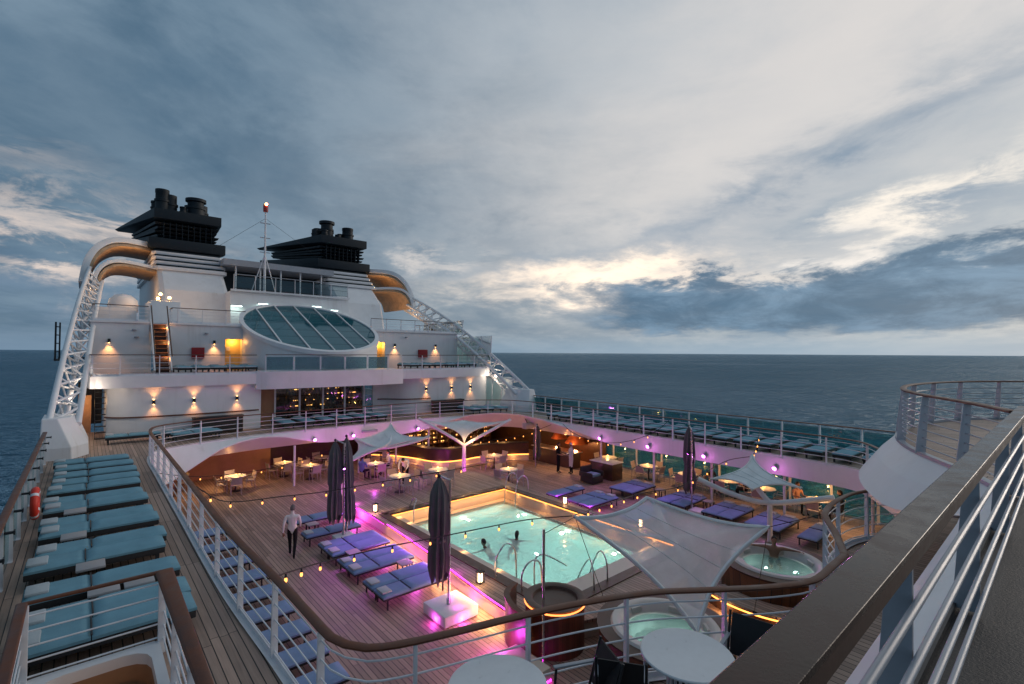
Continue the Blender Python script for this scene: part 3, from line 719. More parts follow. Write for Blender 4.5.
# glazed library front with lit shelves behind
m = MB()
for x in (8.5, 9.9, 11.3, 12.7, 14.0, 14.65): m.box(x-.05, x+.05, 30.95, 31.05, DZ, 5.1)
m.box(8.5, 14.7, 30.955, 31.045, 4.95, 5.1); m.box(8.5, 14.7, 30.955, 31.045, DZ, DZ+.1)
fr = m.build('glass_front', WHITE2, ss)
for a, b in zip((8.5, 9.9, 11.3, 12.7, 14.0), (9.9, 11.3, 12.7, 14.0, 14.65)): MB().box(a+.05, b-.05, 30.99, 31.01, DZ+.1, 4.95).build('pane', WINGLASS, fr)
m = MB(); m.box(7.4, 14.8, 33.0, 33.1, DZ, 5.1); m.box(7.4, 14.8, 31.2, 33, DZ+.001, DZ+.02)
m.build('library_back_wall', DARKWOOD, ss)
m = MB(); led = MB()
for i, x in enumerate((9.8, 10.75, 11.7, 12.65, 13.6)):
    for z in (3.0, 3.35, 3.7, 4.05, 4.4, 4.7):
        m.box(x, x+.72, 32.62, 32.98, z, z+.03)
        led.box(x+.06, x+.66, 32.80, 32.82, z+.035, z+.06)
    m.box(x-.12, x, 32.55, 32.98, DZ, 5.0)
sh = m.build('shelf_unit', DARKWOOD, ss); led.build('shelf_light', SHELFLED, sh)
# books as small coloured blocks
m = MB(); rr = random.Random(3)
for x in (9.8, 10.75, 11.7, 12.65, 13.6):
    for z in (3.0, 3.35, 3.7, 4.05, 4.4):
        xx = x+.03
        while xx < x+.66:
            w = rr.uniform(.03, .09)
            if rr.random() < .7: m.box(xx, xx+w*.9, 32.66, 32.78, z+.031, z+rr.uniform(.16, .26), rr.randrange(3))
            xx += w
m.build('books', [mat('book_brown', (.16, .07, .03), .6), mat('book_tan', (.3, .2, .1), .6), mat('book_grey', (.1, .1, .12), .6)], sh)
# side passage to port with its dark stair and lit door
m = MB(); m.box(-.25, .8, 36.8, 36.9, DZ, 5.1); m.build('passage_wall', DARKWOOD, ss)
m = MB()
for k in range(9): m.box(.42, .82, 30.2+.2*k, 30.42+.2*k, DZ+.26*k, DZ+.26*k+.03)
m.bar((.42, 30.2, DZ), (.42, 32.1, 5.1), .03, .2); m.build('side_stair', DARKM, ss)
MB().box(-.2, .3, 33.0, 33.05, DZ, 4.6).build('passage_door', WARMWALL, ss)
lamp('POINT', (-.05, 32.2, 4.3), 18, ORG, .1)
# balcony slab: straight sides, deeper bowed middle
m = MB()
outl = [(p.x, p.y) for p in resample([(.15, 37), (.13, 30.2), (.4, 29.45), (1.2, 29.2), (4, 29.08), (7.0, 29.0)], .4)]
outm = [(p.x, p.y) for p in resample([(7.0, 29.0), (7.4, 28.85), (8.0, 28.75), (9.6, 28.65), (11.0, 28.62), (12.6, 28.65), (14.2, 28.75), (15.0, 28.85), (15.8, 29.0)], .3)]
outr = [(p.x, p.y) for p in resample([(15.8, 29.0), (19, 29.05), (22.2, 29.2), (23.1, 29.5), (23.5, 30.2), (23.5, 37)], .4)]
m.prism(outl+[(7.0, 37)], 5.12, 5.68); m.prism(outm+[(15.8, 31), (7.0, 31)], 4.82, 5.78); m.prism(outr+[(15.8, 37)], 5.12, 5.68); m.box(7.0, 15.8, 30.95, 37, 5.13, 5.6)
m.build('balcony_slab', WHITE, ss, smooth=35)
MB().prism([(7.2, 29.1), (15.6, 29.1), (23.3, 30), (23.3, 33.4), (.4, 33.4), (.4, 30)], 5.682, 5.686).build('balcony_floor', TEAK, ss, smooth=None)
# upper storey walls, 5.7 to 8.4
for bx in ((.2, 2.65, 33.4, 33.55, 5.68, 8.35), (3.55, 6.32, 33.4, 33.55, 5.68, 8.35), (7.25, 7.7, 33.4, 33.55, 5.68, 8.35), (6.3, 7.3, 33.405, 33.545, 7.62, 8.35), (15.4, 16.0, 33.4, 33.55, 5.68, 8.35), (16.7, 23.1, 33.4, 33.55, 5.68, 8.35),
           (15.9, 16.8, 33.405, 33.545, 7.6, 8.35), (.2, .35, 33.55, 60, 5.68, 8.35), (22.95, 23.1, 33.55, 60, 5.68, 8.35), (2.64, 2.78, 33.56, 34.6, 5.68, 8.35), (3.42, 3.56, 33.56, 34.6, 5.68, 8.35)):
    MB().box(*bx).build('upper_wall', WHITE, ss)
for x0, x1, z in ((.2, 7.8, 8.36), (15.3, 23.1, 8.36)):
    m = MB()
    if x0 < 1: m.box(x0-.05, 2.66, 33.3, 42, z, z+.10); m.box(2.66, 3.54, 34.2, 42, z, z+.10); m.box(3.54, x1, 33.3, 42, z, z+.10)
    else: m.box(x0, x1+.05, 33.3, 42, z, z+.10)
    m.build('terrace_slab', WHITE, ss)
MB().box(7.8, 15.3, 36.8, 42, 8.3, 8.45).build('terrace_slab', WHITE, ss)
# lit doorways
for x0, x1, s in ((6.34, 7.24, 1), (16.02, 16.68, 1)):
    d = MB().box(x0, x1, 33.9, 33.95, 5.7, 7.62).build('doorway', mat('lit_room_paint', (.75, .5, .16), .6), ss)
    MB().box(x0+.12, x0+.32, 33.84, 33.89, 6.9, 7.15).build('notice_board', CREAM, d)
    m = MB(); m.box(x0-.03, x0, 33.42, 33.95, 5.7, 7.65); m.box(x1, x1+.03, 33.42, 33.95, 5.7, 7.65); m.box(x0, x1, 33.42, 33.95, 7.6, 7.63); m.build('door_lining', CREAM, d)
    lamp('POINT', ((x0+x1)/2, 33.68, 7.45), 12, (1., .50, .12), .06)
# middle block 8.4 to 11.1 behind the skylight, raked slightly
m = MB(); m.add([(7.5, 37.9, 8.4), (15.9, 37.9, 8.4), (15.9, 38.3, 11.05), (7.5, 38.3, 11.05), (7.5, 42, 8.4), (15.9, 42, 8.4), (15.9, 42, 11.05), (7.5, 42, 11.05)],
                [(0, 1, 2, 3), (3, 2, 6, 7), (0, 3, 7, 4), (1, 5, 6, 2), (4, 7, 6, 5)])
m.box(7.5, 15.9, 38.05, 38.2, 11.05, 11.18); m.build('middle_wall', WHITE, ss)
m = MB(); m.box(2.9, 4.4, 36.2, 39.5, 8.46, 9.9); m.box(.4, 2.4, 38.4, 40, 8.46, 9.5); m.build('terrace_locker', WHITE, ss, bevel=.03)
# drum and inclined round skylight
dc = (11.45, 33.5); DR = 4.2
def incl(y): return 6.86+(y-29.3)*.405
n = 72; ring = [(dc[0]+DR*math.cos(2*PI*k/n), dc[1]+DR*math.sin(2*PI*k/n)) for k in range(n)]
m = MB(); m.strip([(x, y, 5.68) for x, y in ring], [(x, y, incl(y)) for x, y in ring], True); m.build('skylight_drum', WHITE, ss, smooth=60)
m = MB(); ins = [(dc[0]+(DR-.15)*math.cos(2*PI*k/n), dc[1]+(DR-.15)*math.sin(2*PI*k/n)) for k in range(n)]
ou = [(dc[0]+(DR+.10)*math.cos(2*PI*k/n), dc[1]+(DR+.10)*math.sin(2*PI*k/n)) for k in range(n)]
r1 = [(x, y, incl(y)-.18) for x, y in ou]; r2 = [(x, y, incl(y)+.06) for x, y in ou]; r3 = [(x, y, incl(y)+.06) for x, y in ins]; r4 = [(x, y, incl(y)-.1) for x, y in ins]
m.strip(r1, r2, True); m.strip(r2, r3, True); m.strip(r3, r4, True); m.strip(r4, r1, True); sk_ = m.build('skylight_rim', WHITE, ss, smooth=40)
m = MB(); m.add([(x, y, incl(y)-.02) for x, y in ins], [tuple(range(n))]); m.build('skylight_glass', SKYGLASS, sk_, smooth=None)
m = MB(); R = DR-.15
for k in range(5):
    x = dc[0]+R*2*((k+1)/6-.5)*1.02; h = math.sqrt(max(0, R*R-(x-dc[0])**2))-.03
    m.bar((x, dc[1]-h, incl(dc[1]-h)+.01), (x, dc[1]+h, incl(dc[1]+h)+.01), .075, .09)
m.build('mullion', WHITE, sk_)
m = MB()
for k in range(6):
    y = dc[1]+R*2*((k+1)/7-.5); h = math.sqrt(max(0, R*R-(y-dc[1])**2))-.03
    m.bar((dc[0]-h, y, incl(y)-.06), (dc[0]+h, y, incl(y)-.06), .09, .06)
m.build('transom', DARKM, sk_)
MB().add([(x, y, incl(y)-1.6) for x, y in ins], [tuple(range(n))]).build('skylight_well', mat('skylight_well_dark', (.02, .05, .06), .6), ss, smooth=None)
# red fire lockers and small grilles, sconces
for x, w in ((4.62, .63), (19.45, .75)):
    tag(MB().box(x, x+w, 33.2, 33.395, 6.45, 7.08).build('fire_locker', BRICKRED, loc=(x, 33.3, 6.45), bevel=.02),
        'red fire locker on the upper wall beside the '+('lit stair' if x < 10 else 'starboard wall lamps'), 'locker')
for x, z, y in ((2.0, 8.0, 33.33), (2.1, 7.6, 33.33), (5.35, 7.9, 33.33), (18.4, 8.0, 33.33)):
    MB().lathe((x, y, z), [(0, -.04), (.09, -.04), (.11, .0), (.09, .05), (0, .05)], 12).build('wall_fitting', GREYP, ss)
def sconce(x, y, z, lab, up=True, down=True, p=13):
    t = thing('wall_lamp', lab, 'wall lamp', (x, y, z), group='warm wall lamps on the superstructure')
    m = MB(); m.box(x-.06, x+.06, y-.13, y-.005, z-.10, z+.10); m.build('lamp_body', DARKM, t, bevel=.012)
    m = MB()
    if down: m.cyl((x, y-.068), .035, z-.108, z-.102, 10)
    if up: m.cyl((x, y-.068), .035, z+.102, z+.108, 10)
    m.build('lens', SCON, t)
    if down: lamp('SPOT', (x, y-.17, z-.12), p*1.35, (1., .40, .12), .05, (0, .12, -1), 1.55, 1.)
    if up: lamp('SPOT', (x, y-.17, z+.12), p*1.2, (1., .40, .12), .05, (0, .12, 1), 1.55, 1.)
for i, (x, y) in enumerate(((2.56, 29.36), (4.2, 29.24), (6.13, 29.24))):
    sconce(x, y, 4.4, 'up and down wall lamp on the curved lower wall, '+('nearest the side passage', 'middle of three', 'nearest the lit recess')[i])
for i, (x, y) in enumerate(((17.82, 29.48), (19.88, 29.42), (21.56, 29.43))):
    sconce(x, y, 4.36, 'up and down wall lamp on the starboard lower wall, '+('nearest the glass front', 'middle of three', 'nearest the lattice arm')[i])
for i, (x, l) in enumerate(((.95, 'single upper wall lamp to port of the lit stair'), (5.75, 'upper wall lamp between the red locker and the lit doorway'), (17.45, 'upper wall lamp beside the starboard lit doorway'), (21.0, 'upper wall lamp near the starboard glass screens'))):
    sconce(x, 33.39, 7.4, l, up=False, p=30)
for x, z, l in ((7.8, 10.0, 'by the port funnel'), (9.5, 10.25, 'above the port end of the skylight'), (13.2, 10.3, 'above the middle of the skylight'), (14.5, 10.1, 'above the starboard end of the skylight')):
    t = thing('flood_lamp', 'cool white strip lamp on the white wall '+l, 'flood lamp', (x, 37.9, z), group='cool white wall strip lamps')
    MB().box(x-.35, x+.35, 37.72, 38.1, z, z+.09).build('lamp_body', WHITE2, t); MB().box(x-.33, x+.33, 37.715, 37.8, z-.05, z-.004).build('lens', COOL, t)
    lamp('AREA', (x, 37.75, z-.07), 1.6, (.75, 1., .9), .5, (0, .25, -1), sy=.08)
# dark lockers and handrails on the lower walls
for x0, x1, y, l in ((4.1, 6.3, 29.0, 'long dark slatted bench box under the port wall lamps'), (18.05, 20.5, 29.15, 'long dark slatted bench box under the starboard wall lamps')):
    t = thing('deck_locker', l, 'deck locker', (x0, y, DZ)); m = MB()
    m.box(x0, x1, y-.45, y, DZ+.03, DZ+.82); m.build('body', DARKWOOD, t, bevel=.01); MB().box(x0-.03, x1+.03, y-.48, y+.02, DZ+.82, DZ+.87).build('lid', DARKM, t, bevel=.01)
    m = MB()
    for k in range(5): m.box(x0+.05, x1-.05, y-.462, y-.45, DZ+.1+.14*k, DZ+.2+.14*k)
    m.build('slat_front', WICKER, t)
hr = offs([p for p in lw if p.y < 30.4], -.07)
tag(MB().tube([p+Vector((0, 0, DZ+1.0)) for p in hr], .035, 8).build('wall_handrail', CAPW, loc=(3, 29.2, DZ)), 'brown wall handrail along the curved port lower wall', 'handrail')
hr = offs([p for p in rw if p.y < 31 and p.x < 18.2], -.07)
tag(MB().tube([p+Vector((0, 0, DZ+1.0)) for p in hr], .035, 8).build('wall_handrail', CAPW, loc=(16, 30, DZ)), 'brown wall handrail along the curved starboard column', 'handrail')
# outside stair from balcony to terrace
t = thing('outside_stair', 'lit wooden stair climbing from the port balcony to the terrace', 'stair', (3.1, 32, 5.69))
m = MB(); N = 12
for k in range(N): m.box(2.8, 3.4, 31.3+.2*k, 31.52+.2*k, 5.69+.222*(k+1)-.04, 5.69+.222*(k+1))
m.build('stair_tread', mat('stair_tread_wood', (.20, .085, .04), .5), t)
m = MB()
for k in range(N): m.box(2.8, 3.4, 31.50+.2*k, 31.515+.2*k, 5.69+.222*k, 5.69+.222*(k+1)-.02)
m.build('riser', DARKWOOD, t)
for x in (2.74, 3.46):
    MB().bar((x, 31.2, 5.75), (x, 33.75, 8.5), .06, .32).build('stringer', WHITE, t)
    m = MB(); m.tube([(x, 31.1, 6.6), (x, 33.7, 9.4)], .03, 8); m.build('stair_rail', CAPDARK, t)
for k in range(3): lamp('POINT', (3.36, 31.7+.75*k, 6.5+.83*k), 5, (1., .42, .12), .05)
# balcony and terrace railings
bl = [Vector((*p, 0)) for p in outl+outm[1:]+outr[1:] if p[1] < 33.3]; bl = offs(bl, .10)
left = [p for p in bl if p.x < 7.3]; mid_ = [p for p in bl if 7.2 <= p.x <= 15.7]; right_ = [p for p in bl if p.x > 15.6]
railing('balcony_railing', 'white railing with dark cap along the port side of the upper balcony', left, 5.68, 1.0, 1.5, 4, cap=CAPDARK)
railing('balcony_railing', 'teal glass railing in front of the skylight drum', mid_, 5.78, .92, 1.45, 0, cap=CAPDARK, glass=PALEGLASS, toe=False, postw=.05)
railing('balcony_railing', 'white railing with dark cap along the starboard side of the upper balcony', right_, 5.68, 1.0, 1.5, 4, cap=CAPDARK)
railing('terrace_railing', 'upper terrace railing to port of the lit stair', resample([(.3, 40), (.3, 33.45), (2.6, 33.45)], 1, smooth=False), 8.46, .85, 1.2, 4, cap=CAPDARK)
railing('terrace_railing', 'upper terrace railing between the lit stair and the skylight', resample([(3.7, 34.4), (3.7, 33.45), (7.4, 33.45)], 1, smooth=False), 8.46, .85, 1.2, 4, cap=CAPDARK)
railing('terrace_railing', 'upper terrace railing on the starboard side of the skylight', resample([(15.6, 33.45), (23.0, 33.45), (23.0, 40)], 1, smooth=False), 8.46, .85, 1.2, 4, cap=CAPDARK)
railing('roof_railing', 'dark roof railing with glass between the two funnels', resample([(7.7, 38.2), (15.8, 38.2)], 1, smooth=False), 11.18, 1.05, 1.35, 3, cap=GREYP, barmat=DARKM, glass=WINGLASS, toe=False)
t = thing('roof_bridge', 'dark roof slab spanning between the two funnels', 'roof', (11.7, 43, 13.3))
m = MB(); m.box(7.6, 15.8, 41.2, 47, 13.3, 13.75); m.build('slab', GREYP, t); MB().box(7.6, 15.8, 44.5, 44.7, 11.05, 13.29).build('screen', DARKM, t)
for x in (8.5, 10.2, 11.7, 13.2, 14.9): MB().tube([(x, 41.6, 11.05), (x, 41.6, 13.3)], .06, 8).build('support', WHITE2, t)

# ------------------------------------------------------------------ funnels
def funnel(x0, x1, lab, flip):
    t = thing('funnel', lab, 'funnel', ((x0+x1)/2, 44, 8.4)); s = -1 if flip else 1; xc = (x0+x1)/2; w = (x1-x0)/2
    def X(a): return xc+s*a     # a > 0 inboard
    m = MB(); zs = ((8.4, 39.2, 56.5), (11, 40.0, 56.5), (13.6, 43.2, 56.4), (14.3, 43.9, 56.3)); vs = []
    for z, y0, y1 in zs: vs += [(xc-w, y0+.25, z), (xc-w+.25, y0, z), (xc+w-.25, y0, z), (xc+w, y0+.25, z), (xc+w, y1, z), (xc-w, y1, z)]
    fs = [(i*6+j, i*6+(j+1) % 6, i*6+6+(j+1) % 6, i*6+6+j) for i in range(3) for j in range(6)]
    m.add(vs, fs); m.build('casing', WHITE, t, smooth=30)
    for k in range(4):   # white louvre bands below the dark cap
        z = 12.55+.42*k; y = 40.0+(z-11)*1.23+.0
        MB().prism([(xc-w-.22, y+.1), (xc-w, y-.2), (xc+w, y-.2), (xc+w+.22, y+.1), (xc+w+.22, 56.4), (xc-w-.22, 56.4)], z, z+.26).build('white_band', WHITE, t, bevel=.04)
        MB().prism([(xc-w-.05, y+.15), (xc+w+.05, y+.15), (xc+w+.05, 56.35), (xc-w-.05, 56.35)], z+.26, z+.42).build('band_gap', FUNNEL, t)
    def slab(z0, z1, grow, y0, y1, flare=0., rise=0., drop=0., cut=.3):
        """cowl slab: flares outboard going forward, its top falls towards the front tip"""
        vs = []
        for z, g, top in ((z0, -cut, 0), (z0+.14, 0, 0), (z1, 0, 1)):
            for yy in (y0-g*1.2, y1):
                a = w+grow+g*.6+flare*(yy-y0)
                for sx in (-1, 1): vs.append((xc+sx*a, yy, z+rise*(yy-y0)-drop*(yy-y0)*top))
        fs = [(0, 1, 3, 2), (8, 10, 11, 9)]
        for i in range(2):
            b = i*4
            for p, q in ((0, 1), (1, 3), (3, 2), (2, 0)): fs.append((b+p, b+q, b+4+q, b+4+p))
        return MB().add(vs, fs)
    slab(14.2, 15.1, .40, 43.5, 57, .10, .13, .02).build('lower_cowl', FUNNEL, t, bevel=.06)
    for k in range(4): slab(15.25+.31*k, 15.40+.31*k, -.12+.14*(k % 2), 44.0, 57, .05, .13-.012*k, .0, .1).build('dark_louvre', FUNNEL, t)
    m = MB(); m.box(xc-w+.45, xc+w-.45, 44.8, 57, 14.4, 17.0); m.build('core', BLACK, t)
    slab(16.42, 17.25, .10, 43.6, 58, .12, .10, .047, .40).build('upper_cowl', FUNNEL, t, bevel=.06)
    m = MB()
    for k in range(9): m.box(xc-w+.5+.38*k, xc-w+.54+.38*k, 43.9, 44.4, 15.2, 16.4)
    m.build('louvre_fins', FUNNEL, t)
    def pipe(a, y, r, h, flare=0., lean=0):
        p = [(0, 0), (r*1.25, 0), (r*1.25, .25), (r, .4), (r, h*.55), (r*1.12, h*.56), (r*1.12, h*.64), (r*.95, h*.66), (r*.95, h*.85), (r*(.95+flare), h*.88), (r*(.95+flare), h), (r*.7, h), (r*.7, h-.3), (0, h-.3)]
        MB().lathe((xc+a, y, 17.1), p, 18).build('exhaust_pipe', FUNNEL, t, smooth=40)
    if not flip: P = ((-1.45, 46, .46, 2.15, .05), (-.95, 46.2, .50, 1.85, .0), (-1.75, 46.5, .36, 1.3, .1), (.75, 46, .60, 1.85, .25), (1.2, 46.5, .46, 1.5, .0), (.45, 46.4, .4, 1.35, .1), (-.15, 45.6, .22, 1.0, .1))
    else: P = ((-.75, 46, .55, 1.95, .3), (-1.5, 46.2, .42, 1.2, .0), (-.3, 46.6, .40, 1.2, .1), (1.25, 46, .52, 1.65, .05), (.5, 46, .25, 1.0, .0), (-1.9, 45.8, .30, 1.0, 0), (-1.2, 45.4, .3, 1.0, .2), (.15, 45.6, .28, .8, 0))
    for p in P: pipe(*p)
    if flip: MB().lathe((0, 0, 0), [(0, 0), (.32, 0), (.36, .06), (0, .1)], 18).build('horn', STEEL, t, smooth=40).matrix_basis = Matrix.Translation((1.25, 45.35-44, 18.0-8.4)) @ Matrix.Rotation(rad(90), 4, 'X')
    return t
funnel(3.7, 7.75, 'port funnel with navy cap, white louvre bands and fat exhaust pipes', False)
funnel(15.65, 19.7, 'starboard funnel with navy cap and round horn among its pipes', True)
# mast with beacon between the funnels
t = thing('signal_mast', 'slim mast with red beacon and stays between the funnels', 'mast', (10.1, 40, 11.1))
MB().tube([(10.1, 40, 11.1), (10.1, 40, 14), (10.1, 40, 17.4)], [.10, .075, .05], 10).build('pole', WHITE2, t)
for dx, dy in ((-.9, .2), (.9, .2), (.3, 1.4)): MB().tube([(10.1+dx, 40+dy, 11.1), (10.1, 40, 14.2)], .035, 6).build('stay', WHITE2, t)
m = MB()
for z in (14.3, 15.4, 16.5): m.box(9.75, 10.45, 39.96, 40.04, z, z+.05)
m.build('crossbar', GREYP, t)
MB().lathe((10.1, 40, 17.4), [(0, 0), (.16, 0), (.18, .1), (.18, .5), (.12, .62), (0, .62)], 12).build('beacon_housing', mat('beacon_red', (.35, .05, .04), .4), t)
MB().ball((10.1, 39.84, 17.95), .10, 10).build('beacon_lens', BEACON, t)
for a, b in (((10.1, 40, 16.9), (7.2, 43, 14.6)), ((10.1, 40, 16.9), (16, 44.2, 15))): MB().tube([a, b], .012, 4).build('stay_wire', DARKM, t)
# radar dome on the port terrace
t = thing('radar_dome', 'white radar dome on the port terrace under the curved arm', 'radar dome', (1.78, 39.6, 8.46))
MB().lathe((1.78, 39.6, 9.0), [(.5, 0), (.72, .3), (.80, .7), (.72, 1.08), (.42, 1.38), (0, 1.48)], 24).build('dome', WHITE, t, smooth=60)
MB().cyl((1.78, 39.6), .45, 8.46, 9.1, 16).build('pedestal', WHITE, t)
m = MB()
for x, y, z in ((3.3, 36.6, 10.0), (3.9, 36.9, 10.1), (3.5, 37.5, 10.35)):
    m2 = thing('work_lamp', 'bare warm work lamp on the white terrace locker '+('by its corner' if x == 3.3 else 'beside the funnel wall' if x == 3.9 else 'at its rear'), 'lamp', (x, y, 9.9))
    MB().cyl((x, y), .05, 9.9, z, 8).build('lamp_post', DARKM, m2); MB().ball((x, y, z+.06), .09, 8).build('bulb', SCON, m2)
    lamp('POINT', (x, y-.2, z+.1), 30, ORG, .1)

# ------------------------------------------------------------------ curved lattice arms with pedestals
def lattice_arm(S, lab, lab2):
    """S maps port x to the wanted side"""
    t = thing('lattice_arm', lab, 'lattice arm', (S(-.4), 26.3, DZ))
    A0, A1 = (-1.0, 26.0, 4.1), (.15, 41.6, 12.2); B0, B1 = (-.15, 26.5, 3.9), (.75, 41.0, 11.3); C0, C1 = (-.62, 27.0, 3.3), (.3, 42.2, 10.9)
    def L(a, b, u, bow=.0):
        k = math.sin(PI*u)*bow
        return (S(a[0]+(b[0]-a[0])*u), a[1]+(b[1]-a[1])*u-k*.5, a[2]+(b[2]-a[2])*u+k)
    ch = ((A0, A1), (B0, B1), (C0, C1)); n = 22
    for a, b in ch: MB().tube([L(a, b, i/n, .55) for i in range(n+1)], .11, 10).build('chord', WHITE, t)
    for (a, b), (c, d) in ((ch[0], ch[1]), (ch[1], ch[2]), (ch[0], ch[2])):
        m = MB()
        k_ = 15
        for i in range(k_):
            m.tube([L(a, b, i/k_, .55), L(c, d, (i+1)/k_, .55)], .05, 6); m.tube([L(c, d, i/k_, .55), L(a, b, (i+.5)/k_, .55)], .04, 6)
        m.build('lattice_web', WHITE, t)
    # wing boxes curving from the arm to the funnel
    def wingb(path, y1, th, name, mm):
        P = [Vector((S(x), y, z)) for x, y, z in resample([Vector(q) for q in path], .35)]
        m = MB(); vs = []; n_ = len(P)
        for i, p in enumerate(P):
            a, b = P[max(0, i-1)], P[min(n_-1, i+1)]; d = b-a; nn = Vector((-d.z, 0, d.x)).normalized()
            if nn.z < 0: nn = -nn
            dy = Vector((0, y1, 0)); vs += [p, p+dy, p+dy+nn*th, p+nn*th]
        m.add(vs, [(i*4+j, i*4+(j+1) % 4, i*4+4+(j+1) % 4, i*4+4+j) for i in range(n_-1) for j in range(4)]+[(0, 1, 2, 3), (n_*4-1, n_*4-2, n_*4-3, n_*4-4)])
        return m.build(name, mm, t, smooth=50, bevel=.03)
    soff = wood_mat('soffit_wood', (.42, .29, .18), .55, .0) if 'soffit_wood' not in MATS else MATS['soffit_wood']
    wingb([(-.02, 41.2, 11.2), (.22, 41.7, 12.7), (.8, 42.2, 13.75), (1.8, 42.9, 14.3), (3.9, 44.3, 14.35)], 5.2, .38, 'outer_wing', WHITE)
    wingb([(.10, 41.35, 11.2), (.34, 41.8, 12.58), (.88, 42.3, 13.53), (1.86, 43.0, 14.07), (3.9, 44.4, 14.12)], 5.0, .18, 'outer_wing_soffit', soff)
    wingb([(.42, 40.5, 10.9), (.62, 40.7, 11.9), (1.2, 41.0, 12.55), (2.2, 41.5, 12.68), (3.95, 42.3, 12.5)], 5.6, .22, 'inner_wing', WHITE)
    wingb([(.60, 40.6, 10.9), (.80, 40.8, 11.78), (1.32, 41.1, 12.34), (2.26, 41.6, 12.48), (3.95, 42.35, 12.30)], 5.4, .16, 'inner_wing_soffit', soff)
    for x, y, z, p in ((2.6, 42.0, 10.4, 30), (1.2, 40.4, 10.2, 12), (2.4, 43.2, 13.1, 20)): lamp('POINT', (S(x), y, z), p, ORG, .15)
    # lamps inside the arm at its foot and head
    for u, p in ((.06, 30), (.16, 24), (.9, 35)):
        q = L(B0, C1, u); lamp('POINT', (q[0], q[1]-.1, q[2]+.1), p, (1., .80, .62), .08)
    # pedestal block
    t2 = thing('arm_pedestal', lab2, 'pedestal', (S(-.5), 26.5, DZ))
    f = [(-1.25, 25.4), (-.3, 25.4), (.2, 26.2), (.2, 28.0), (-1.25, 28.0)]
    tp_ = [(-1.2, 25.75), (-.75, 25.75), (-.35, 26.2), (-.2, 27.6), (-1.2, 27.6)]
    m = MB(); vs = [(S(x), y, DZ) for x, y in f]+[(S(x+(.02 if x < -1 else -.02)), y, DZ+.45) for x, y in f]+[(S(x), y, DZ+1.55) for x, y in tp_]
    m.add(vs, [(i*5+j, i*5+(j+1) % 5, i*5+5+(j+1) % 5, i*5+5+j) for i in range(2) for j in range(5)]+[(10, 11, 12, 13, 14)])
    m.build('block', WHITE, t2, smooth=None, bevel=.04)
lattice_arm(lambda x: x, 'port white lattice arm sweeping from the deck edge to the funnel', 'faceted white pedestal at the end of the port lounger row')
lattice_arm(lambda x: 23.4-x, 'starboard white lattice arm sloping down against the sea', 'faceted white pedestal at the starboard deck edge')
# slanted teal wind screens to starboard
for y0, y1, z0, z1, l in ((27.3, 36.5, DZ, 5.05, 'teal glass windbreak below the starboard balcony'), (29.8, 37.5, 5.7, 8.2, 'teal glass windbreak on the starboard balcony'), (33.6, 40, 8.5, 9.6, 'teal glass windbreak on the starboard terrace')):
    t = thing('windbreak', l, 'windbreak', (23.9, y0, z0)); n = int((y1-y0)/1.15)
    for k in range(n):
        a, b = y0+(y1-y0)*k/n, y0+(y1-y0)*(k+1)/n
        MB().add([(23.75, a+.04, z0), (23.75, b-.04, z0), (24.1, b-.04+.3, z1), (24.1, a+.04+.3, z1)], [(0, 1, 2, 3)]).build('glass_panel', TEALGLASS, t, fix=False, smooth=None)
        MB().bar((23.74, a, z0), (24.09, a+.3, z1), .05, .06).build('mullion', WHITE2, t)
# port side platform with dark fittings outboard
t = thing('side_davit', 'dark ladder like davit fitting outside the port lattice arm', 'davit', (-1.6, 33, 5))
m = MB(); m.bar((-1.2, 36, 6.4), (-1.2, 36, 8.4), .08, .08); m.bar((-1.05, 36.6, 6.4), (-1.05, 36.6, 8.4), .07, .07)
for k in range(4): m.bar((-1.2, 36, 6.8+.45*k), (-1.05, 36.6, 6.8+.45*k), .05, .05)
m.box(-1.25, -.9, 35.9, 36.7, 6.3, 6.4); m.build('ladder_frame', DARKM, t)
MB().bar((-1.1, 36.3, 6.45), (.25, 36.4, 6.45), .08, .08).build('bracket', DARKM, t)

# ------------------------------------------------------------------ pool, raised surround and LED strips
PX0, PX1, PY0, PY1, PZ = 9.0, 15.25, 8.6, 18.0, .48
SUR = [(8.15, 8.4), (8.05, 9.6), (8.2, 11.5), (8.45, 14.2), (8.65, 18.0), (8.8, 21.3), (11, 22.0), (13.5, 22.0), (15.6, 21.6), (16.0, 20.6), (15.95, 18.2), (15.75, 14), (15.7, 11), (15.7, 8.4), (14.2, 7.6), (12.1, 7.4), (9.8, 7.6)]
t = thing('pool_surround', 'raised teak platform around the swimming pool with glowing step edges', 'platform', (12, 13, 0))
sur = resample(SUR, .4, True); hole = [(PX0, PY0), (PX1, PY0), (PX1, PY1), (PX0, PY1)]
m = MB(); m.sheet([(p.x, p.y) for p in sur], [hole], PZ); m.strip([p+Vector((0, 0, PZ)) for p in sur], [p+Vector((0, 0, PZ-.07)) for p in sur], True)
inn = offs(sur, .10, True)
if (inn[0]-Vector((12, 13, 0))).length > (sur[0]-Vector((12, 13, 0))).length: inn = offs(sur, -.10, True)
m.strip([p+Vector((0, 0, PZ-.07)) for p in sur], [p+Vector((0, 0, PZ-.07)) for p in inn], True)
m.build('teak_top', TEAK, t, smooth=None)
MB().strip([p+Vector((0, 0, PZ-.07)) for p in inn], [p for p in inn], True).build('riser', CREAM, t, smooth=None)
m = MB()
for a, b in zip(hole, hole[1:]+hole[:1]): m.bar((*a, PZ+.005), (*b, PZ+.005), .34, .05)
m.build('wooden_coping', DARKWOOD, t)
def led_run(pts, lo, hi, mm, name='led_strip'):
    n = len(pts); MB().tube([pts[(lo+i) % n]+Vector((0, 0, PZ-.10)) for i in range((hi-lo) % n)], .018, 6).build(name, mm, t)
